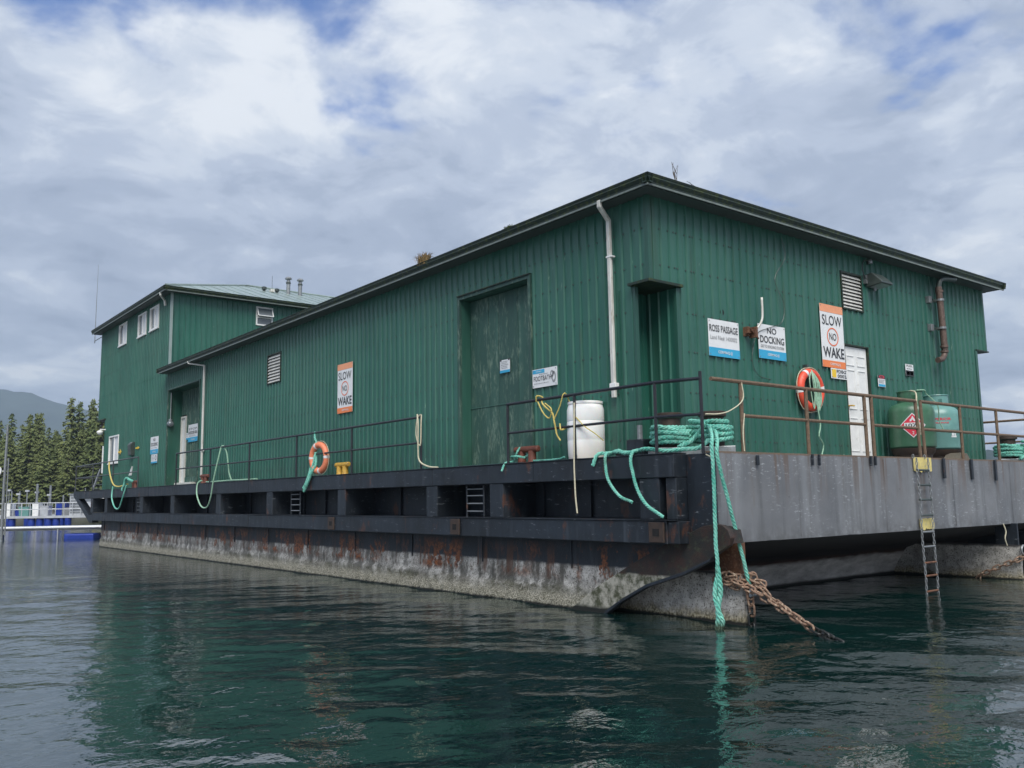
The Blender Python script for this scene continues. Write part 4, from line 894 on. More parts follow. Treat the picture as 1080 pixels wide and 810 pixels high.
MB().lathe((0, -.25, -.12), [(.02, 0), (.09, .03), (.13, .10), (.13, .16), (.06, .2)], 14).build('dome', 'white', t, local=True, smooth=True); MB().tube([(0, 0, .12), (0, -.25, .12), (0, -.25, .05)], .03, 8).build('arm', 'white', t, local=True)
t = thing('globe_light', 'round glass globe light hanging at the left edge of the doorway recess', 'lamp', (XW + .06, 24.66, 4.60))
MB().lathe((0, 0, -.13), [(.03, 0), (.10, .04), (.12, .11), (.09, .19), (.04, .21)], 16).build('globe', 'glass', t, local=True, smooth=True); MB().lathe((0, 0, .07), [(.06, 0), (.06, .08)], 12).build('cap', 'galv', t, local=True)
# ------------------------------------------------------------------ railings
def rail(name_label, top, posts, mat, zt=3.36, zm=2.86, r=.024, rt=.026, mids=True, group='pipe railings round the deck edge', lean=None, endpost=0):
    o = thing('railing', name_label, 'railing', (posts[0][0], posts[0][1], DK), 0, group)
    MB().tube([(x, y_, zt) for x, y_ in top], rt, 8).build('top_rail', mat, o, smooth=2)
    if mids: MB().tube([(x, y_, zm) for x, y_ in top], r * .9, 8).build('mid_rail', mat, o, smooth=2)
    for i, p in enumerate(posts):
        x, y_ = p[0], p[1]; dx = p[2] if len(p) > 2 else 0; zz = p[3] if len(p) > 3 else zt
        MB().tube([(x + dx, y_, DK - .02), (x, y_, zz)], r, 8).build('post', mat, o, smooth=2)
    return o
rail('black corner railing running past the white drum and round the barge corner', [(.27, 4.25), (.27, .80), (.47, .14)], [(.27, 4.24), (.27, 2.52), (.27, .81), (.47, .14, 0, 3.46)], 'rail')
rail('long black railing in front of the side wall with a lifebuoy hung on it', [(.27, 22.05), (.27, 7.02)], [(.27, y_) for y_ in (22.02, 18.85, 15.8, 12.77, 9.9, 7.03)], 'rail', zt=3.37)
rl = rail('short grey railing at the aft end of the port deck edge', [(.28, 26.4), (.28, 36.2), (2.0, 36.2)], [(.28, 26.42), (.28, 29.9), (.28, 33.1), (.28, 36.2), (1.9, 36.2)], 'railfar', zt=3.46, zm=2.93)
rail('rusty brown bow railing left of the chain ladder, in front of the white door', [(.62, .08), (6.28, .08)], [(1.28, .08, .0), (2.90, .08), (4.58, .08), (4.80, .08), (6.28, .08, .06)], 'rustrail', r=.03, rt=.03)
bpy.data.objects.remove([c for c in bpy.data.objects if c.name.startswith('mid_rail')][-1])
o_ = [c for c in bpy.data.objects if c.get('label', '').startswith('rusty brown bow railing left')][0]
MB().tube([(1.28, .08, 2.87), (4.58, .08, 2.87)], .026, 8).build('mid_rail', 'rustrail', o_, smooth=2); MB().tube([(4.80, .08, 2.87), (6.3, .08, 2.87)], .026, 8).build('mid_rail', 'rustrail', o_, smooth=2)
rail('rusty brown bow railing right of the chain ladder, in front of the gas tanks', [(6.46, .08), (12.3, .08)], [(6.46, .08, .05), (7.95, .08), (9.50, .08), (10.9, .08), (12.3, .08)], 'rustrail', r=.03, rt=.03)
rail('dark rusty railing on the starboard deck edge behind the coiled ropes', [(12.33, .2), (12.33, 1.75), (12.33, 9.0)], [(12.33, 1.62), (12.33, 4.5), (12.33, 9)], 'rustrail', zt=3.33, zm=2.84)
# ------------------------------------------------------------------ white drum, tanks
t = thing('plastic_drum', 'translucent white plastic drum standing behind the black corner railing', 'drum', (.56, 2.58, DK))
MB().lathe((0, 0, 0), [(.255, 0), (.285, .02), (.295, .1), (.30, .30), (.296, .315), (.301, .33), (.303, .60), (.297, .615), (.302, .63), (.298, .80), (.280, .865), (.272, .885), (.285, .895), (.285, .93), (.262, .935), (.255, .915), (.02, .91)], 40).build('body', 'drum', t, local=True, smooth=2)
MB().lathe((.12, .1, .90), [(.045, 0), (.045, .03)], 12).build('bung', 'white', t, local=True)
def tank(label, loc, mat, rz=0):
    t = thing('gas_tank', label, 'gas tank', loc, rz, 'propane tanks on the bow deck')
    MB().lathe((0, 0, 0), [(.38, .24), (.415, .27), (.418, .31), (.418, .62), (.421, .63), (.418, .64), (.418, .92), (.40, 1.0), (.34, 1.07), (.22, 1.12), (.05, 1.14)], 48).build('body', mat, t, local=True, smooth=2)
    MB().lathe((0, 0, 0), [(.33, .0), (.33, .10), (.38, .16), (.40, .238)], 40).build('foot_ring', 'tankfoot', t, local=True, smooth=2)
    mb = MB(); n_ = 40; r0 = .225     # collar with cut-outs round the valve
    for i in range(n_):
        a, b = 2 * pi * i / n_, 2 * pi * (i + 1) / n_; zb, zt = 1.08, 1.33
        parts = [(zb, zt)] if (i % 10) not in (4, 5) else [(zb, 1.16), (1.25, zt)]
        for p, q_ in parts:
            mb.add([(r0 * cos(a), r0 * sin(a), p), (r0 * cos(b), r0 * sin(b), p), (r0 * cos(b), r0 * sin(b), q_), (r0 * cos(a), r0 * sin(a), q_)], [(0, 1, 2, 3)])
            mb.add([((r0 - .012) * cos(a), (r0 - .012) * sin(a), p), ((r0 - .012) * cos(b), (r0 - .012) * sin(b), p), ((r0 - .012) * cos(b), (r0 - .012) * sin(b), q_), ((r0 - .012) * cos(a), (r0 - .012) * sin(a), q_)], [(3, 2, 1, 0)])
    mb.tube([(r0 * cos(a), r0 * sin(a), 1.33) for a in np.linspace(0, 2 * pi, 33)[:-1]], .014, 6, closed=True)
    mb.build('collar', mat, t, local=True, smooth=2)
    MB().lathe((0, 0, 1.14), [(.04, 0), (.04, .08), (.025, .09), (.025, .14), (.05, .15), (.05, .18)], 10).build('valve', 'galv', t, local=True)
    return t
t1 = tank('dark green propane tank with a red flammable-gas diamond, tied with rope', (7.42, .76, DK), 'tankgreen')
t2 = tank('paler blue-green propane tank with faded red lettering, right of the dark green one', (8.62, .84, DK), 'tankblue')
# diamond placard bent round the tank, facing the camera side
fa = math.atan2(-7.77 - .76, -9.13 - 7.42)
def curved(t, cx_, zc_, pts2, mat, R=.422, name='placard', fa_=fa):     # map flat (s, z) onto the cylinder
    mb = MB(); mb.add([(R * cos(fa_ + (cx_ + s_) / R), R * sin(fa_ + (cx_ + s_) / R), zc_ + z_) for s_, z_ in pts2], [tuple(range(len(pts2)))]); return mb
def cdiamond(t, cx_, zc_, h_, mat, R, name):
    mb = MB(); n_ = 12
    for i in range(n_):
        s0 = -h_ + 2 * h_ * i / n_; s1 = s0 + 2 * h_ / n_; f = lambda s_: h_ - abs(s_); a0, a1 = fa + (cx_ + s0) / R, fa + (cx_ + s1) / R
        mb.add([(R * cos(a0), R * sin(a0), zc_ - f(s0)), (R * cos(a1), R * sin(a1), zc_ - f(s1)), (R * cos(a1), R * sin(a1), zc_ + f(s1)), (R * cos(a0), R * sin(a0), zc_ + f(s0))], [(0, 1, 2, 3)])
    return mb.build(name, mat, t, local=True)
cdiamond(t1, .02, .66, .235, 'swhite', .4235, 'placard_border'); pl = cdiamond(t1, .02, .66, .215, 'sred', .4245, 'placard')
mb = MB(); R = .4255
for i in range(8):
    s0 = .02 - .15 + .3 * i / 8; s1 = s0 + .3 / 8
    mb.add([(R * cos(fa + s0 / R), R * sin(fa + s0 / R), .61), (R * cos(fa + s1 / R), R * sin(fa + s1 / R), .61), (R * cos(fa + s1 / R), R * sin(fa + s1 / R), .71), (R * cos(fa + s0 / R), R * sin(fa + s0 / R), .71)], [(0, 1, 2, 3)])
mb.build('number_panel', 'swhite', pl, local=True)
def ctext(t, txt, cx_, zc_, w_, h_, mat, R, bold=.01, fa_=None):
    v, f_ = text_mesh(txt, w_, h_, -w_ / 2, 0, 0, bold); ff = fa if fa_ is None else fa_
    MB().add([(R * cos(ff + (cx_ + x) / R), R * sin(ff + (cx_ + x) / R), zc_ + z_) for x, y_, z_ in v], f_).build('lettering', mat, t, local=True)
ctext(pl, '1075', .02, .625, .25, .07, 'sblack', .4265, .02); ctext(pl, '2', .02, .49, .035, .06, 'swhite', .4265, .01)
mb = MB(); pts_ = [(0, .18), (.025, .14), (.045, .10), (.05, .075), (-.05, .075), (-.045, .11), (-.02, .13)]
mb.add([(.4265 * cos(fa + (.02 + s_) / .4265), .4265 * sin(fa + (.02 + s_) / .4265), .66 + z_) for s_, z_ in pts_], [tuple(range(7))]); mb.build('flame_symbol', 'swhite', pl, local=True)
fb = math.atan2(-7.77 - .84, -9.13 - 8.62)
ctext(t2, 'SUPERIOR', .05, .81, .42, .05, 'sred', .4225, .02, fb); ctext(t2, 'PROPANE', .08, .745, .26, .03, 'sred', .4225, .01, fb)
mb = MB(); R = .4225
for s0, s1, za, zb_ in ((.24, .36, .47, .50), (.255, .30, .50, .56), (.31, .35, .50, .55)): mb.add([(R * cos(fb + s0 / R), R * sin(fb + s0 / R), za), (R * cos(fb + s1 / R), R * sin(fb + s1 / R), za), (R * cos(fb + s1 / R), R * sin(fb + s1 / R), zb_), (R * cos(fb + s0 / R), R * sin(fb + s0 / R), zb_)], [(0, 1, 2, 3)])
mb.build('warning_mark', 'swhite', t2, local=True)
tag(laid(MB(), [(7.2, .62, 3.66), (7.05, .45, 3.6), (6.92, .38, 3.42), (6.93, .40, 3.2), (6.95, .36, 2.95), (7.0, .38, 2.8)], .016, .1).build('lashing_rope', 'cream'), 'thin pale rope looped down the left side of the dark green gas tank', 'rope')
tag(laid(MB(), [(7.3, .55, 3.67), (7.5, .5, 3.68), (7.66, .55, 3.62), (7.8, .42, 3.4), (7.9, .45, 3.1), (7.95, .4, 2.9)], .012, .1).build('lashing_rope', 'tealpale'), 'thin teal rope lying over the collar of the dark green gas tank', 'rope')
# timber block beside the tank foot
tag(MB().prism([(8.2, .3, DK), (8.75, .3, DK), (8.6, .3, DK + .15), (8.4, .3, DK + .16)], (0, .3, 0)).build('timber_offcut', 'wood'), 'broken timber offcut lying at the foot of the paler gas tank', 'timber')
# ------------------------------------------------------------------ lifebuoys
def buoy(label, loc, mat, rz, tilt=0, R=.31, r=.075):
    t = thing('lifebuoy', label, 'lifebuoy', loc, rz, 'ring lifebuoys')
    t.rotation_euler.y = tilt
    MB().tube([(R * cos(a), -r, R * sin(a)) for a in np.linspace(0, 2 * pi, 41)[:-1]], r, 14, closed=True).build('ring', mat, t, local=True, smooth=True)
    for a in (0.15, pi / 2 + .5, pi + .1, -pi / 2 + .3):
        MB().tube([(R * cos(b), -r, R * sin(b)) for b in np.linspace(a - .09, a + .09, 4)], r + .003, 14).build('reflective_band', 'tape', t, local=True, smooth=2)
    mb = MB()
    for q_ in range(4):
        a0 = q_ * pi / 2 + .15; mb.tube([((R + .085 + .03 * sin(4 * (b - a0) / 2 * 1.0)) * cos(b), -r, (R + .085 + .03 * sin(2 * (b - a0))) * sin(b)) for b in np.linspace(a0, a0 + pi / 2, 9)], .008, 5)
    mb.build('grab_line', 'cream', t, local=True); return t
buoy('bright red-orange lifebuoy hung on the end wall with a bunch of thin line', (4.76, YW - .03, 3.58), 'red', 0)
buoy('faded orange lifebuoy hung from the long black side railing by teal rope', (.36, 11.55, 2.76), 'orange', -pi / 2 + .12, .12)
tag(MB().box(4.70, 4.76, YW - .1, YW, 3.98, 4.04).build('buoy_hook', 'lampbody'), 'black hook on the end wall holding the red lifebuoy', 'hook')
mb = MB(); rr = random.Random(5)
for i in range(7):
    x_ = 4.74 + rr.uniform(-.1, .12); mb.tube(samp([(4.74, YW - .16, 3.93), (x_ - .05, YW - .21, 3.75), (x_, YW - .2, 3.5 - rr.uniform(0, .1)), (x_ + .06, YW - .2, 3.2 + rr.uniform(0, .12)), (x_ + .1, YW - .2, 3.45), (x_ + rr.uniform(0, .1), YW - .22, 3.7), (4.78, YW - .16, 3.9)], .06), .011, 5)
mb.tube(samp([(4.8, YW - .2, 3.3), (4.86, YW - .2, 2.95), (4.8, YW - .2, 2.75), (5.0, YW - .15, 2.6), (4.92, YW - .15, 2.4), (4.85, YW - .2, 2.35)], .06), .014, 5)
tag(mb.build('throw_line', 'tealpale'), 'tangled pale green throw line bunched inside the red lifebuoy and trailing to the deck', 'rope')
mb = MB()
laid(mb, [(.27, 11.75, 3.40), (.25, 11.72, 3.25), (.27, 11.66, 3.1), (.25, 11.7, 2.98)], .025); laid(mb, [(.25, 11.66, 2.9), (.22, 11.72, 2.6), (.16, 11.8, 2.35), (.15, 11.95, 2.15), (.15, 12.05, 1.98), (.15, 11.93, 2.1), (.17, 11.75, 2.35), (.23, 11.62, 2.6), (.27, 11.72, 2.86), (.24, 11.85, 2.6), (.17, 11.9, 2.3), (.14, 12.08, 2.05)], .03)
tag(mb.build('hanging_rope', 'teal'), 'teal rope knotted through the faded orange lifebuoy and hanging over the deck edge', 'rope')
# ------------------------------------------------------------------ bollards
def hbollard(label, y_, mat, x_=.45, L=.30):
    t = thing('deck_bollard', label, 'bollard', (x_, y_, DK + .01), 0, 'small twin-post bollards along the port deck edge')
    for s_ in (-.14, .14): MB().lathe((0, s_, 0), [(.085, 0), (.07, .03), (.07, .2)], 12).build('post', mat, t, local=True, smooth=2)
    MB().tube([(0, -L - .02, .23), (0, -L, .23), (0, L, .23), (0, L + .02, .23)], [.035, .055, .055, .035], 12).build('crossbar', mat, t, local=True, smooth=2)
    MB().box(-.12, .12, -.24, .24, -.008, .004).build('base_plate', mat, t, local=True); return t
hbollard('red-brown double bollard with a bar across it beside the big sliding door', 3.95, 'redrust')
hbollard('yellow double bollard with a bar across it right of the faded orange lifebuoy', 10.68, 'bollyellow')
hbollard('orange-red double bollard with a bar across it below the aft white downpipe', 19.8, 'redrust')
hbollard('brown double bollard wrapped in teal rope at the aft short railing', 27.4, 'redrust')
t = thing('black_winch', 'black deck fitting with a grey pin and crossbar in front of the notched corner', 'deck fitting', (.62, 1.45, DK))
MB().box(-.13, .15, -.17, .17, 0, .26).build('housing', 'black', t, local=True, bevel=.01); MB().tube([(0, -.55, .08), (0, .5, .08)], .045, 10).build('crossbar', 'rail', t, local=True)
MB().tube([(.02, .03, .26), (.02, .03, .48)], .042, 10).build('pin', 'galv', t, local=True); MB().prism([(.06, -.18, .26), (.06, -.42, 0), (.06, -.18, 0)], (.02, 0, 0)).build('gusset', 'black', t, local=True)
def bitts(label, loc, rz):
    t = thing('mooring_bitts', label, 'mooring bitts', loc, rz, 'twin mooring bitts on the bow corners')
    MB().box(-.62, .62, -.22, .22, 0, .11).build('base_plate', 'galv', t, local=True, bevel=.01)
    for s_ in (-.31, .31): MB().lathe((s_, 0, .112), [(.16, 0), (.16, .42), (.20, .44), (.20, .50), (.185, .51)], 28).build('post', 'rust' if False else 'tankfoot', t, local=True, smooth=2)
    return t
bz = bitts('twin mooring bitts wound with thick teal rope on the near corner of the bow', (.92, .72, DK), radians(-52)); 
bz2 = bitts('twin mooring bitts wound with teal rope on the far starboard corner of the bow', (12.0, .62, DK), radians(-48))
def coil(c, R, z0, n_, r=.036, rev=1):
    mb = MB(); P = []
    for i in range(n_ * 22 + 1):
        a = rev * 2 * pi * i / 22; P.append((c[0] + (R + .006 * sin(a * 1.7 + i * .05)) * cos(a), c[1] + (R + .006 * cos(a * 1.3)) * sin(a), z0 + r * 1.85 * (i / 22) + .004 * sin(a * 2.3)))
    return P
def bitt_ropes(bx, by, rz, lab, mir=1):
    ca, sa = cos(rz), sin(rz); pa = (bx - .31 * ca, by - .31 * sa); pb = (bx + .31 * ca, by + .31 * sa); mb = MB()
    for c_ in (pa, pb):
        z_ = DK + .15 + (.07 if c_ is pb else 0)
        laid(mb, coil(c_, .195, z_, 4), .036, .17, .03)
        laid(mb, coil(c_, .262, z_ + .01, 3, rev=-1), .034, .17, .03)
    for zz in (.22, .30, .38):       # figure-eight crossings
        pts_ = []
        for i in range(40):
            a = 2 * pi * i / 39; lx = .56 * sin(a); ly = .27 * sin(2 * a); pts_.append((bx + lx * ca - ly * sa, by + lx * sa + ly * ca, DK + zz + .03 * cos(a * 3 + zz * 9)))
        laid(mb, pts_, .036, .17, .03)
    laid(mb, [(pb[0] - .2, pb[1] + .25, DK + .5), (pb[0] - .28, pb[1] - .05, DK + .42), (pa[0] + .1, pa[1] - .35, DK + .22), (pa[0] - .15, pa[1] - .3, DK + .1)], .036)
    tag(mb.build('coiled_rope', 'teal'), lab, 'rope')
bitt_ropes(.92, .72, radians(-52), 'thick teal mooring rope wound round the bitts on the near bow corner')
bitt_ropes(12.0, .62, radians(-48), 'teal mooring rope wound round the bitts on the starboard bow corner')
tag(laid(MB(), [(11.4, .15, DK + .03), (11.45, .2, DK + .2), (11.58, .25, DK + .27), (11.7, .3, DK + .15), (11.8, .3, DK + .04), (11.62, .14, DK + .05), (11.9, .1, DK + .06), (12.1, .14, DK + .16), (12.25, .1, DK + .05)], .04).build('rope_bight', 'teal'), 'loose bight of teal rope on the deck left of the starboard bitts', 'rope')
# mooring lines at the near corner
mb = MB(); laid(mb, [(.95, .45, DK + .42), (.7, .2, DK + .35), (.46, -.02, DK + .22), (.36, -.10, DK + .05), (.33, -.13, 2.0), (.32, -.13, 1.2), (.32, -.14, .75)], .027, .17)
laid(mb, [(.32, -.14, .80), (.33, -.15, .5), (.30, -.14, .25), (.29, -.15, -.15)], .036, .2); laid(mb, [(.32, -.14, .72), (.28, -.10, .4), (.33, -.18, .1), (.24, -.15, -.02), (.30, -.13, .16)], .03)
tag(mb.build('mooring_rope', 'teal'), 'thick teal mooring rope hanging straight down the corner into the water', 'rope')
tag(laid(MB(), [(1.0, .42, DK + .35), (.75, .15, DK + .30), (.52, -.06, DK + .16), (.45, -.12, DK - .1), (.60, -.16, 1.6), (.76, -.18, 1.05), (.90, -.2, .52)], .027, .17).build('mooring_rope', 'teal'), 'thick teal mooring rope slanting from the corner down to the anchor chain', 'rope')
mb = MB(); laid(mb, [(.45, 1.9, DK + .07), (.36, 1.7, DK + .08), (.40, 1.4, DK + .06), (.33, 1.1, DK + .09), (.38, .8, DK + .06), (.5, .55, DK + .06), (.62, .35, DK + .08), (.8, .3, DK + .2)], .032); laid(mb, [(.38, 1.95, DK + .04), (.42, 1.75, DK + .1), (.33, 1.5, DK + .05), (.36, 1.25, DK + .09)], .03)
laid(mb, [(.40, 1.9, DK + .08), (.22, 1.98, DK + .05), (.17, 2.02, DK - .12)], .03)
tag(mb.build('deck_rope', 'teal'), 'teal rope lying in loose bights along the deck edge beside the bitts', 'rope')
tag(laid(MB(), [(.36, 1.82, DK + .08), (.22, 1.8, DK + .05), (.15, 1.74, 2.2), (.15, 1.66, 1.95), (.15, 1.45, 1.75), (.16, 1.22, 1.66)], .024, .12).build('dangling_rope', 'teal'), 'left one of two thin teal rope ends dangling over the black deck beam', 'rope')
tag(laid(MB(), [(.36, 1.28, DK + .08), (.22, 1.25, DK + .05), (.15, 1.2, 2.15), (.15, 1.08, 1.8), (.15, .9, 1.6), (.14, .62, 1.46)], .026, .12).build('dangling_rope', 'teal'), 'right one of two thin teal rope ends dangling over the black deck beam', 'rope')
tag(MB().tube(samp([(1.30, .05, 2.9), (1.25, .05, 2.6), (1.26, .05, 2.36)], .05), .010, 5).build('thin_line', 'cream'), 'thin pale line hanging straight down the first rusty rail post', 'rope')
tag(MB().tube(samp([(.48, .1, 2.3), (.42, -.05, 2.22), (.40, -.06, 1.9), (.41, -.06, 1.6)], .05), .011, 5).build('thin_line', 'cream'), 'short pale line end hanging beside the straight thick mooring rope', 'rope')
tag(MB().tube(samp([(1.28, .06, 3.36), (1.27, .04, 3.1), (1.0, .06, 2.93), (.75, .08, 2.87), (.5, .1, 2.86)], .05), .010, 5).build('thin_line', 'cream'), 'thin pale line slung between the black corner post and the first rusty rail post', 'rope')
# other ropes
tag(MB().tube(samp([(.2, 2.45, 3.22), (.18, 2.44, 2.9), (.17, 2.45, 2.3), (.165, 2.44, 2.0), (.165, 2.43, 1.75), (.165, 2.4, 1.5)], .05), .013, 6).build('dangling_rope', 'cream'), 'thin cream rope hanging from the railing in front of the white drum', 'rope')
mb = MB(); laid(mb, [(.24, 3.42, 3.33), (.22, 3.38, 3.42), (.3, 3.33, 3.4), (.24, 3.28, 3.3), (.22, 3.12, 3.18), (.22, 3.0, 3.1), (.22, 2.95, 2.95), (.24, 2.92, 2.75), (.25, 2.85, 2.65)], .016, .08); laid(mb, [(.22, 3.36, 3.32), (.2, 3.2, 3.12), (.22, 3.08, 3.03), (.2, 3.0, 3.16), (.24, 3.2, 3.28)], .013, .08)
laid(mb, [(.24, 2.98, 3.0), (.25, 2.85, 3.2), (.25, 2.76, 3.39), (.3, 2.74, 3.39), (.3, 2.65, 3.25), (.4, 2.6, 3.18)], .012, .08); laid(mb, [(.27, 2.5, 3.0), (.26, 2.3, 2.85), (.27, 2.05, 2.7), (.36, 1.98, 2.6)], .01, .08); laid(mb, [(.24, 2.84, 2.92), (.22, 2.8, 2.82), (.3, 2.76, 2.84)], .016, .08)
tag(mb.build('lashing_rope', 'yrope'), 'yellow lashing rope tying the white drum to the top rail', 'rope')
mb = MB(); laid(mb, [(.42, 4.1, DK + .28), (.32, 4.05, DK + .2), (.36, 4.2, DK + .05), (.24, 4.28, DK + .02), (.17, 4.3, DK - .12)], .02, .1); laid(mb, [(.4, 3.95, DK + .1), (.3, 4.0, DK + .12), (.35, 4.25, DK + .12), (.48, 4.2, DK + .1), (.45, 3.9, DK + .14)], .022, .1); laid(mb, [(.45, 3.9, DK + .05), (.4, 3.5, DK + .03), (.42, 3.1, DK + .04), (.38, 2.9, DK + .06)], .018, .1)
tag(mb.build('bollard_rope', 'teal'), 'short teal rope tied round the red-brown bollard by the sliding door', 'rope')
tag(MB().tube(samp([(.2, 7.06, 3.42), (.17, 6.98, 3.2), (.18, 7.0, 2.75), (.2, 6.98, 2.5), (.22, 6.7, DK + .05), (.25, 6.4, DK + .02)], .06), .016, 6).tube(samp([(.27, 7.03, 3.42), (.24, 7.12, 3.35), (.2, 7.1, 3.0), (.2, 6.95, 2.8), (.22, 6.95, 3.25), (.26, 7.0, 3.41)], .06), .013, 6).build('hanging_rope', 'cream'), 'cream rope looped over the forward end of the long side railing', 'rope')
tag(MB().tube(samp([(.3, 19.6, DK + .1), (.2, 19.7, DK + .02), (.15, 19.6, 2.0), (.15, 19.2, 1.65), (.15, 18.7, 1.62), (.15, 18.4, 1.9), (.15, 18.2, 2.4), (.2, 18.0, 3.0), (.27, 17.9, 3.40), (.3, 17.6, 3.2), (.35, 17.5, 2.6), (.4, 17.4, DK + .03)], .1), .022, 6).build('hanging_rope', 'tealpale'), 'pale green rope drooping in a loop from the orange-red bollard up over the railing', 'rope')
tag(MB().tube(samp([(.4, 19.5, DK + .05), (.35, 18.6, DK + .04), (.4, 17.6, DK + .05), (.35, 16.6, DK + .04), (.42, 15.6, DK + .04)], .2), .026, 6).build('deck_rope', 'tealpale'), 'pale green rope lying along the deck between the downpipe and the lifebuoy', 'rope')
tag(MB().tube(samp([(.28, 30.5, 3.46), (.2, 30.2, 3.2), (.18, 29.8, 2.8), (.18, 29.3, 2.5), (.2, 28.6, 2.42), (.3, 27.8, 2.5)], .1), .028, 6).build('hanging_rope', 'yrope'), 'yellow rope hanging from the aft short railing', 'rope')
mb = MB().tube(samp([(.2, 29.5, 2.45), (.15, 29.4, 2.0), (.15, 28.9, 1.62), (.15, 28.3, 1.6), (.15, 27.9, 1.95), (.2, 27.6, 2.45)], .1), .028, 6); laid(mb, [(.3, 27.2, 2.6), (.2, 27.7, 2.7), (.2, 27.9, 2.45), (.16, 28.0, 2.25)], .05)
tag(mb.build('hanging_rope', 'teal'), 'teal rope looping under the deck edge below the aft short railing', 'rope')
# ------------------------------------------------------------------ chains
def link_mesh(L=.095, W=.034, r=.0125):
    mb = MB(); P = []
    for i in range(16):
        a = 2 * pi * i / 16; P.append((W * cos(a), 0, W * sin(a) + (L / 2 - W * .5 if sin(a) > 1e-6 else -(L / 2 - W * .5))))
    return mb.tube(P, r, 6, closed=True)
base_links = {}
def chain(label, pts, sc=1.0, mat='chain', jit=.0, wetz=None, seed=1):
    t = thing('anchor_chain', label, 'chain', pts[0]); pr = samp(pts, .02); rr = random.Random(seed); pitch = .098 * sc; L = 0; nxt = 0; k_ = 0
    for i in range(1, len(pr)):
        L += (pr[i] - pr[i - 1]).length
        if L >= nxt:
            nxt += pitch; k_ += 1; m = 'chainwet' if wetz is not None and pr[i].z < wetz else mat
            if m not in base_links: base_links[m] = link_mesh().build('link', m, None, smooth=True).data; bpy.data.objects.remove([o for o in bpy.data.objects if o.data == base_links[m]][0])
            o = bpy.data.objects.new('link', base_links[m]); col.objects.link(o); o.parent = t
            d = (pr[min(i + 1, len(pr) - 1)] - pr[i - 1]).normalized(); q_ = d.to_track_quat('Z', 'Y')
            o.matrix_local = Matrix.Translation(pr[i] - Vector(pts[0]) + Vector([rr.uniform(-jit, jit) for _ in range(3)])) @ (q_ @ Matrix.Rotation((k_ % 2) * pi / 2 + rr.uniform(-.35, .35), 4, 'Z').to_quaternion()).to_matrix().to_4x4() @ Matrix.Scale(sc, 4)
    return t
chain('heavy rusty anchor chain running from the skeg nose out into the water', [(.84, .25, .62), (.80, .0, .56), (.83, -.22, .50), (.86, -.5, .38), (.80, -.95, .19), (.72, -1.3, .06), (.66, -1.6, -.02), (.55, -2.1, -.12)], 1.3, wetz=.10, jit=.008)
chain('second rusty chain lying alongside the first from the skeg nose to the water', [(.88, .1, .66), (.92, -.2, .60), (1.02, -.28, .52), (.93, -.55, .36), (.85, -.95, .17), (.77, -1.25, .06), (.72, -1.5, -.02)], 1.15, seed=2, wetz=.07, jit=.012)
chain('rusty chain hanging straight down the skeg nose into the water', [(.90, -.15, .58), (.88, -.20, .42), (.90, -.21, .2), (.90, -.21, -.12)], 1.3, seed=3, wetz=.12, jit=.012)
chain('tangle of rusty chain heaped round the top of the skeg nose', [(.80, .3, .60), (.78, .1, .66), (.82, -.1, .58), (.95, -.2, .66), (1.05, -.12, .60), (.98, -.24, .52), (.84, -.2, .48), (.79, .0, .52), (.80, .2, .55), (.84, -.05, .62), (1.0, -.25, .58)], 1.3, seed=4, jit=.03)
t = thing('chain_shackle', 'grey shackle joining the teal rope to the rusty chains', 'shackle', (.88, -.26, .44)); MB().tube([(.055 * cos(a), 0, .055 * sin(a)) for a in np.linspace(-.6, pi + .6, 12)], .018, 8).build('bow', 'galv', t, local=True); MB().tube([(-.06, -.0, -.03), (.06, .0, -.03)], .02, 8).build('pin', 'galv', t, local=True)
chain('rusty chain slanting down the face of the starboard skeg', [(9.72, -.2, .52), (9.50, -.10, .40), (9.49, .3, .22), (9.49, .6, .08), (9.49, .75, -.1)], 1.2, seed=6, jit=.01)
t = thing('skeg_ring', 'pale steel ring and shackle on the starboard skeg', 'ring', (9.62, -.17, .58)); MB().tube([(.09 * cos(a), .0, .09 * sin(a)) for a in np.linspace(0, 2 * pi, 20)[:-1]], .022, 8, closed=True).build('ring', 'galv', t, local=True, smooth=True)
tag(MB().tube(samp([(9.2, -.01, 1.1), (9.24, -.03, .95), (9.2, -.02, .82), (9.27, -.02, .68)], .04), .012, 5).build('frayed_line', 'cream'), 'frayed pale line dangling below the grey bow plate at the right', 'rope')
# chain ladder over the bow
t = thing('chain_ladder', 'chain-sided boarding ladder hanging over the bow plate to the water', 'ladder', (6.06, -.09, DK))
for s_, lb in ((-.2, 0), (.2, 1)):
    mb = MB(); z_ = DK + .03; kk = 0; lm = link_mesh(.05, .016, .0075)
    while z_ > -.12:
        xo = 6.06 + s_ + .0 + (.012 * sin(z_ * 5)); yo = -.09 + (.06 if z_ > 2.3 else 0)
        for_v = [((vx if kk % 2 else vy) + xo, (vy if kk % 2 else vx) + yo, vz + z_) for vx, vy, vz in lm.v]; mb.add(for_v, lm.f); z_ -= .062; kk += 1
    mb.build('side_chain', 'galv' if True else '', t, kind='stuff')
for zz in (2.12, 1.86, 1.61, 1.34, 1.06, .81, .54, .32, .06):
    MB().tube([(5.86, -.09, zz), (6.26, -.09, zz)], .018, 8).build('rung', 'lampbody' if zz > 1.2 else ('rust' if zz < .7 else 'galv'), t)
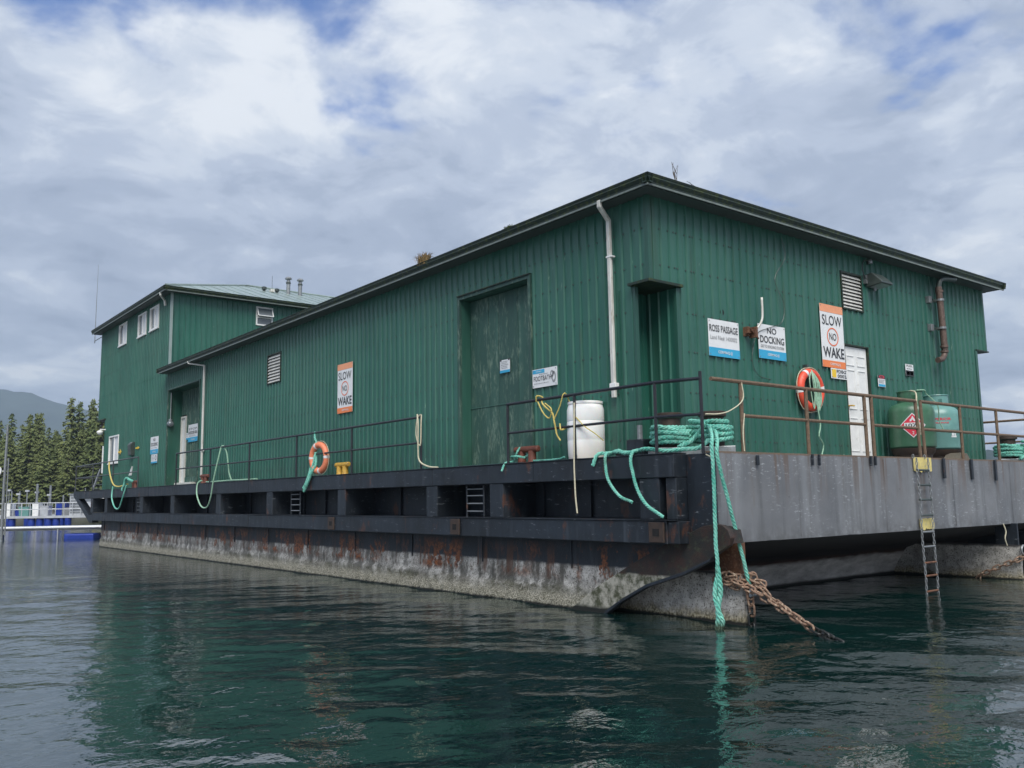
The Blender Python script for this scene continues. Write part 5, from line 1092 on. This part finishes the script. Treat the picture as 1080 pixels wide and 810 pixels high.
# ------------------------------------------------------------------ boarding steps and clutter at the stern
t = thing('boarding_steps', 'pale aluminium boarding steps leaning at the aft end of the deck', 'steps', (1.0, 35.4, DK))
for s_ in (0, .8): MB().prism([(s_, .9, 0), (s_, 1.05, 0), (s_, -.3, 1.0), (s_, -.45, 1.0)], (.05, 0, 0)).build('stringer', 'alu', t, local=True)
for i in range(5): MB().box(.05, .8, .75 - i * .27, .95 - i * .27, .12 + i * .19, .15 + i * .19).build('tread', 'alu', t, local=True)
tag(MB().prism([(.42, 28.2, DK + .5), (.42, 27.9, DK + .5), (.42, 27.8, DK + .85)], (.04, 0, 0)).build('white_rag', 'white'), 'small white cloth hung at the brown aft bollard', 'cloth')
tag(MB().tube([(.9, 34.0, 3.1), (.9, 34.0, 4.3)], .08, 10).build('white_pipe', 'white'), 'short upright white pipe at the aft corner below the dome camera', 'pipe')
# ------------------------------------------------------------------ plants on the gutters
def tuft(label, loc, n_, h_, mat, spread):
    mb = MB(); rr = random.Random(int(loc[1] * 10))
    for i in range(n_):
        a = rr.uniform(0, 6.28); l = h_ * rr.uniform(.5, 1.1); bx, by = rr.uniform(-.05, .05), rr.uniform(-spread, spread); lean = rr.uniform(.1, .8); w_ = .007
        p0 = Vector((bx, by, 0)); p1 = p0 + Vector((cos(a) * l * lean * .4, sin(a) * l * lean * .6, l * .65)); p2 = p0 + Vector((cos(a) * l * lean, sin(a) * l * lean * 1.2, l * (.95 - lean * .5)))
        o_ = Vector((-sin(a) * w_, cos(a) * w_, 0)); mb.add([p0 - o_, p0 + o_, p1 + o_, p1 - o_, p2], [(0, 1, 2, 3), (3, 2, 4)])
    t = thing('grass_tuft', label, 'plant', loc); mb.build('grass_blades', mat, t, local=True, kind='stuff'); return t
tuft('big tuft of dry tan grass growing in the side gutter', (.42, 7.15, 6.52), 260, .30, 'straw', .16)
tuft('small greenish tuft growing in the side gutter nearer the corner', (.42, 4.35, 6.53), 60, .12, 'moss', .12)
tuft('low dry sprig in the side gutter aft of the big tuft', (.42, 8.05, 6.53), 25, .08, 'straw', .1)
t = thing('bare_seedling', 'bare twiggy seedling growing in the end gutter near the corner', 'plant', (1.15, 1.0, 6.55)); mb = MB(); rr = random.Random(4)
for i in range(9):
    x0_ = rr.choice((0, .04, .42)); h_ = .38 if x0_ < .1 else .17; p = [(x0_, 0, 0), (x0_ + rr.uniform(-.06, .06), .02, h_ * .5), (x0_ + rr.uniform(-.14, .14), .03, h_ * rr.uniform(.7, 1.0))]; mb.tube(p, [.006, .005, .003], 4)
mb.build('stems', 'twig', t, local=True)
# ------------------------------------------------------------------ floating docks beyond the barge
RZ = math.atan2(R2.y, R2.x)
def at(px, dist, z=0): return sh((px - 540) / 930 * dist, dist, z)
t = thing('floating_walkway', 'narrow grey floating walkway with pale pipe edge lying just off the barge stern', 'dock', sh(-26, 46), RZ)
MB().prism([(-14, -2.4, .44), (5.6, 1.0, .44), (5.6, 2.4, .44), (-14, -1.0, .44)], (0, 0, .13)).build('walkway_deck', 'dockgrey', t, local=True)
MB().tube([(-14, -2.45, .60), (5.6, .95, .60)], .07, 8).build('edge_pipe', 'alu', t, local=True)
MB().tube([(-14, -1.0, .60), (5.6, 2.4, .60)], .05, 8).build('edge_pipe', 'alu', t, local=True)
for (a, b, y_) in ((2.6, 4.15, .6), (4.5, 5.4, 1.1), (-2.2, -.6, -.2), (-8, -6.4, -1.2)): MB().box(a, b, y_ - .2, y_ + .9, -.2, .26).build('float', 'bluefloat', t, local=True, bevel=.08)
for x_ in (-12, -8.5, -4.6, -1.6, 2.3): MB().tube([(x_, -2.45 + (x_ + 14) * .1735, -.4), (x_, -2.45 + (x_ + 14) * .1735, .66)], .03, 6).build('bracket', 'alu', t, local=True)
t = thing('far_dock', 'farther floating dock with white handrails on blue barrels in front of the wooded point', 'dock', sh(-40, 77), RZ)
MB().box(-12, 4.6, -1.2, 2.2, .66, .84).build('dock_deck', 'alu', t, local=True)
for x_ in (-10.4, -8.2, -4.6, -2.9, -1.2, -.5, .25, .9): MB().lathe((x_, -.8, 0), [(.28, -.1), (.30, .1), (.30, .5), (.27, .64)], 12).build('barrel', 'bluefloat', t, local=True, smooth=2)
mb = MB()
for i in range(24): mb_ = MB().tube([(-12 + i * .72, -1.15, .84), (-12 + i * .72, -1.15, 1.95)], .035, 6); mb_.build('rail_post', 'alu', t, local=True)
for zz in (1.4, 1.93): MB().tube([(-12, -1.15, zz), (4.6, -1.15, zz)], .04, 6).build('handrail', 'alu', t, local=True)
for x_, h_, r0_ in ((-1.4, 3.6, .10), (-3.6, 3.0, .06), (2.9 - 1, 3.3, .05), (-4.3, 3.1, .06), (.9, 2.6, .07)):
    MB().tube([(x_, .2, .84), (x_, .2, h_)], r0_, 8).build('mooring_pole', 'galv', t, local=True)
rr = random.Random(8)
dc = ('alu', 'dockgrey', 'white', 'bluefloat', 'dockgrey', 'alu', 'yellow', 'tankblue')
DCN = {'alu': 'pale metal', 'dockgrey': 'grey', 'white': 'white', 'bluefloat': 'blue', 'yellow': 'yellowish', 'tankblue': 'blue-green'}
for i in range(18):
    x_ = -11 + i * .88; y_ = rr.uniform(-.3, 1.6); w_ = rr.uniform(.35, .85); h_ = rr.uniform(.4, 1.15); m = rr.choice(dc)
    c_ = t.location + R2 * x_ + H2 * y_
    o = thing('dock_crate', '%s fish crate or tote among the gear stacked on the farther dock' % DCN[m], 'crate', (c_.x, c_.y, .84), RZ, '%s crates stacked on the farther dock' % DCN[m])
    MB().add([(-w_ / 2, -.3, 0), (w_ / 2, -.3, 0), (w_ / 2, .3, 0), (-w_ / 2, .3, 0), (-w_ * .55, -.34, h_), (w_ * .55, -.34, h_), (w_ * .55, .34, h_), (-w_ * .55, .34, h_)], [(0, 1, 5, 4), (1, 2, 6, 5), (2, 3, 7, 6), (3, 0, 4, 7), (0, 3, 2, 1)]).build('bin', m, o, local=True)
    MB().box(-w_ * .58, w_ * .58, -.36, .36, h_, h_ + .06).build('rim', m, o, local=True)
back = dup(t, sh(-42.5, 84), RZ, 'farthest floating dock with pale handrails, partly hidden behind the nearer railed dock')
t = thing('utility_shed', 'pale grey louvred box standing at the right end of the farther dock', 'shed', sh(-37.2, 76.5, .84), RZ)
MB().box(-.75, .55, -.5, .6, 0, 1.75).build('walls', 'dockgrey' if False else 'alu', t, local=True, bevel=.02); MB().box(-.85, .65, -.6, .7, 1.75, 1.85).build('roof', 'galv', t, local=True)
for i in range(6): MB().box(-.65, .45, -.53, -.503, .2 + i * .25, .3 + i * .25).build('slat', 'galv', t, local=True)
t = thing('gangway', 'pale sloping gangway dropping from the farther dock toward the barge', 'gangway', sh(-35.6, 75), RZ)
MB().prism([(-.4, -.7, 1.9), (3.4, -.7, .6), (3.4, -.7, .42), (-.4, -.7, 1.7)], (0, 1.2, 0)).build('ramp', 'alu', t, local=True)
for y_ in (-.7, .5): MB().tube([(-.4, y_, 2.8), (3.4, y_, 1.5)], .05, 6).build('handrail', 'alu', t, local=True)
for i in range(6): MB().tube([(-.4 + i * .75, -.7, 1.85 - i * .255), (-.4 + i * .75, -.7, 2.8 - i * .255)], .04, 6).build('baluster', 'alu', t, local=True)
t = thing('signal_mast', 'tall grey mast with a round white dish at the left edge of the picture', 'mast', at(6.5, 44), RZ)
MB().tube([(0, 0, -.5), (-.02, 0, 3), (.0, 0, 5.75)], [.07, .065, .05], 10).build('mast_pole', 'galv', t, local=True, smooth=2); MB().tube([(.16, 0, .3), (.13, 0, 4.1)], .03, 6).build('stay', 'galv', t, local=True)
MB().tube([(-.36, -.2, 3.45), (-.36, -.12, 3.45)], [.27, .27], 20).build('dish', 'white', t, local=True); MB().tube([(0, 0, 3.45), (-.36, -.12, 3.45)], .025, 6).build('dish_arm', 'galv', t, local=True)
for i, (px_, d_, h_) in enumerate(((22, 79, 2.7), (31, 81, 3.0), (41, 84, 2.9), (54, 80, 2.6), (12, 82, 3.1))):
    t = thing('dock_light_post', ('slim lamp post on the farther dock, %s' % ('by the blue tote', 'behind the handrail', 'tallest pole of the row', 'nearest the louvred box', 'nearest the grey mast')[i]), 'lamp post', at(px_, d_, .8), RZ)
    MB().tube([(0, 0, 0), (0, 0, h_ - .8)], .045, 6).build('pole', 'galv', t, local=True); MB().box(-.16, .16, -.1, .1, h_ - .82, h_ - .66).build('lamp_head', 'alu', t, local=True)
# ------------------------------------------------------------------ sea air
mb = MB(); a, b, c_, d_ = -4300, 2600, -400, 4300
hz = bpy.data.materials.new('sea_air'); hz.use_nodes = True; ht = hz.node_tree; ht.nodes.clear(); ho = ht.nodes.new('ShaderNodeOutputMaterial'); hv = ht.nodes.new('ShaderNodeVolumePrincipled')
hv.inputs['Color'].default_value = (.68, .84, 1.0, 1); hv.inputs['Density'].default_value = .00024; hv.inputs['Anisotropy'].default_value = .2; ht.links.new(hv.outputs[0], ho.inputs['Volume'])
h_o = MB().box(a, b, c_, d_, -30, 520).build('haze', hz); h_o['kind'] = 'stuff'
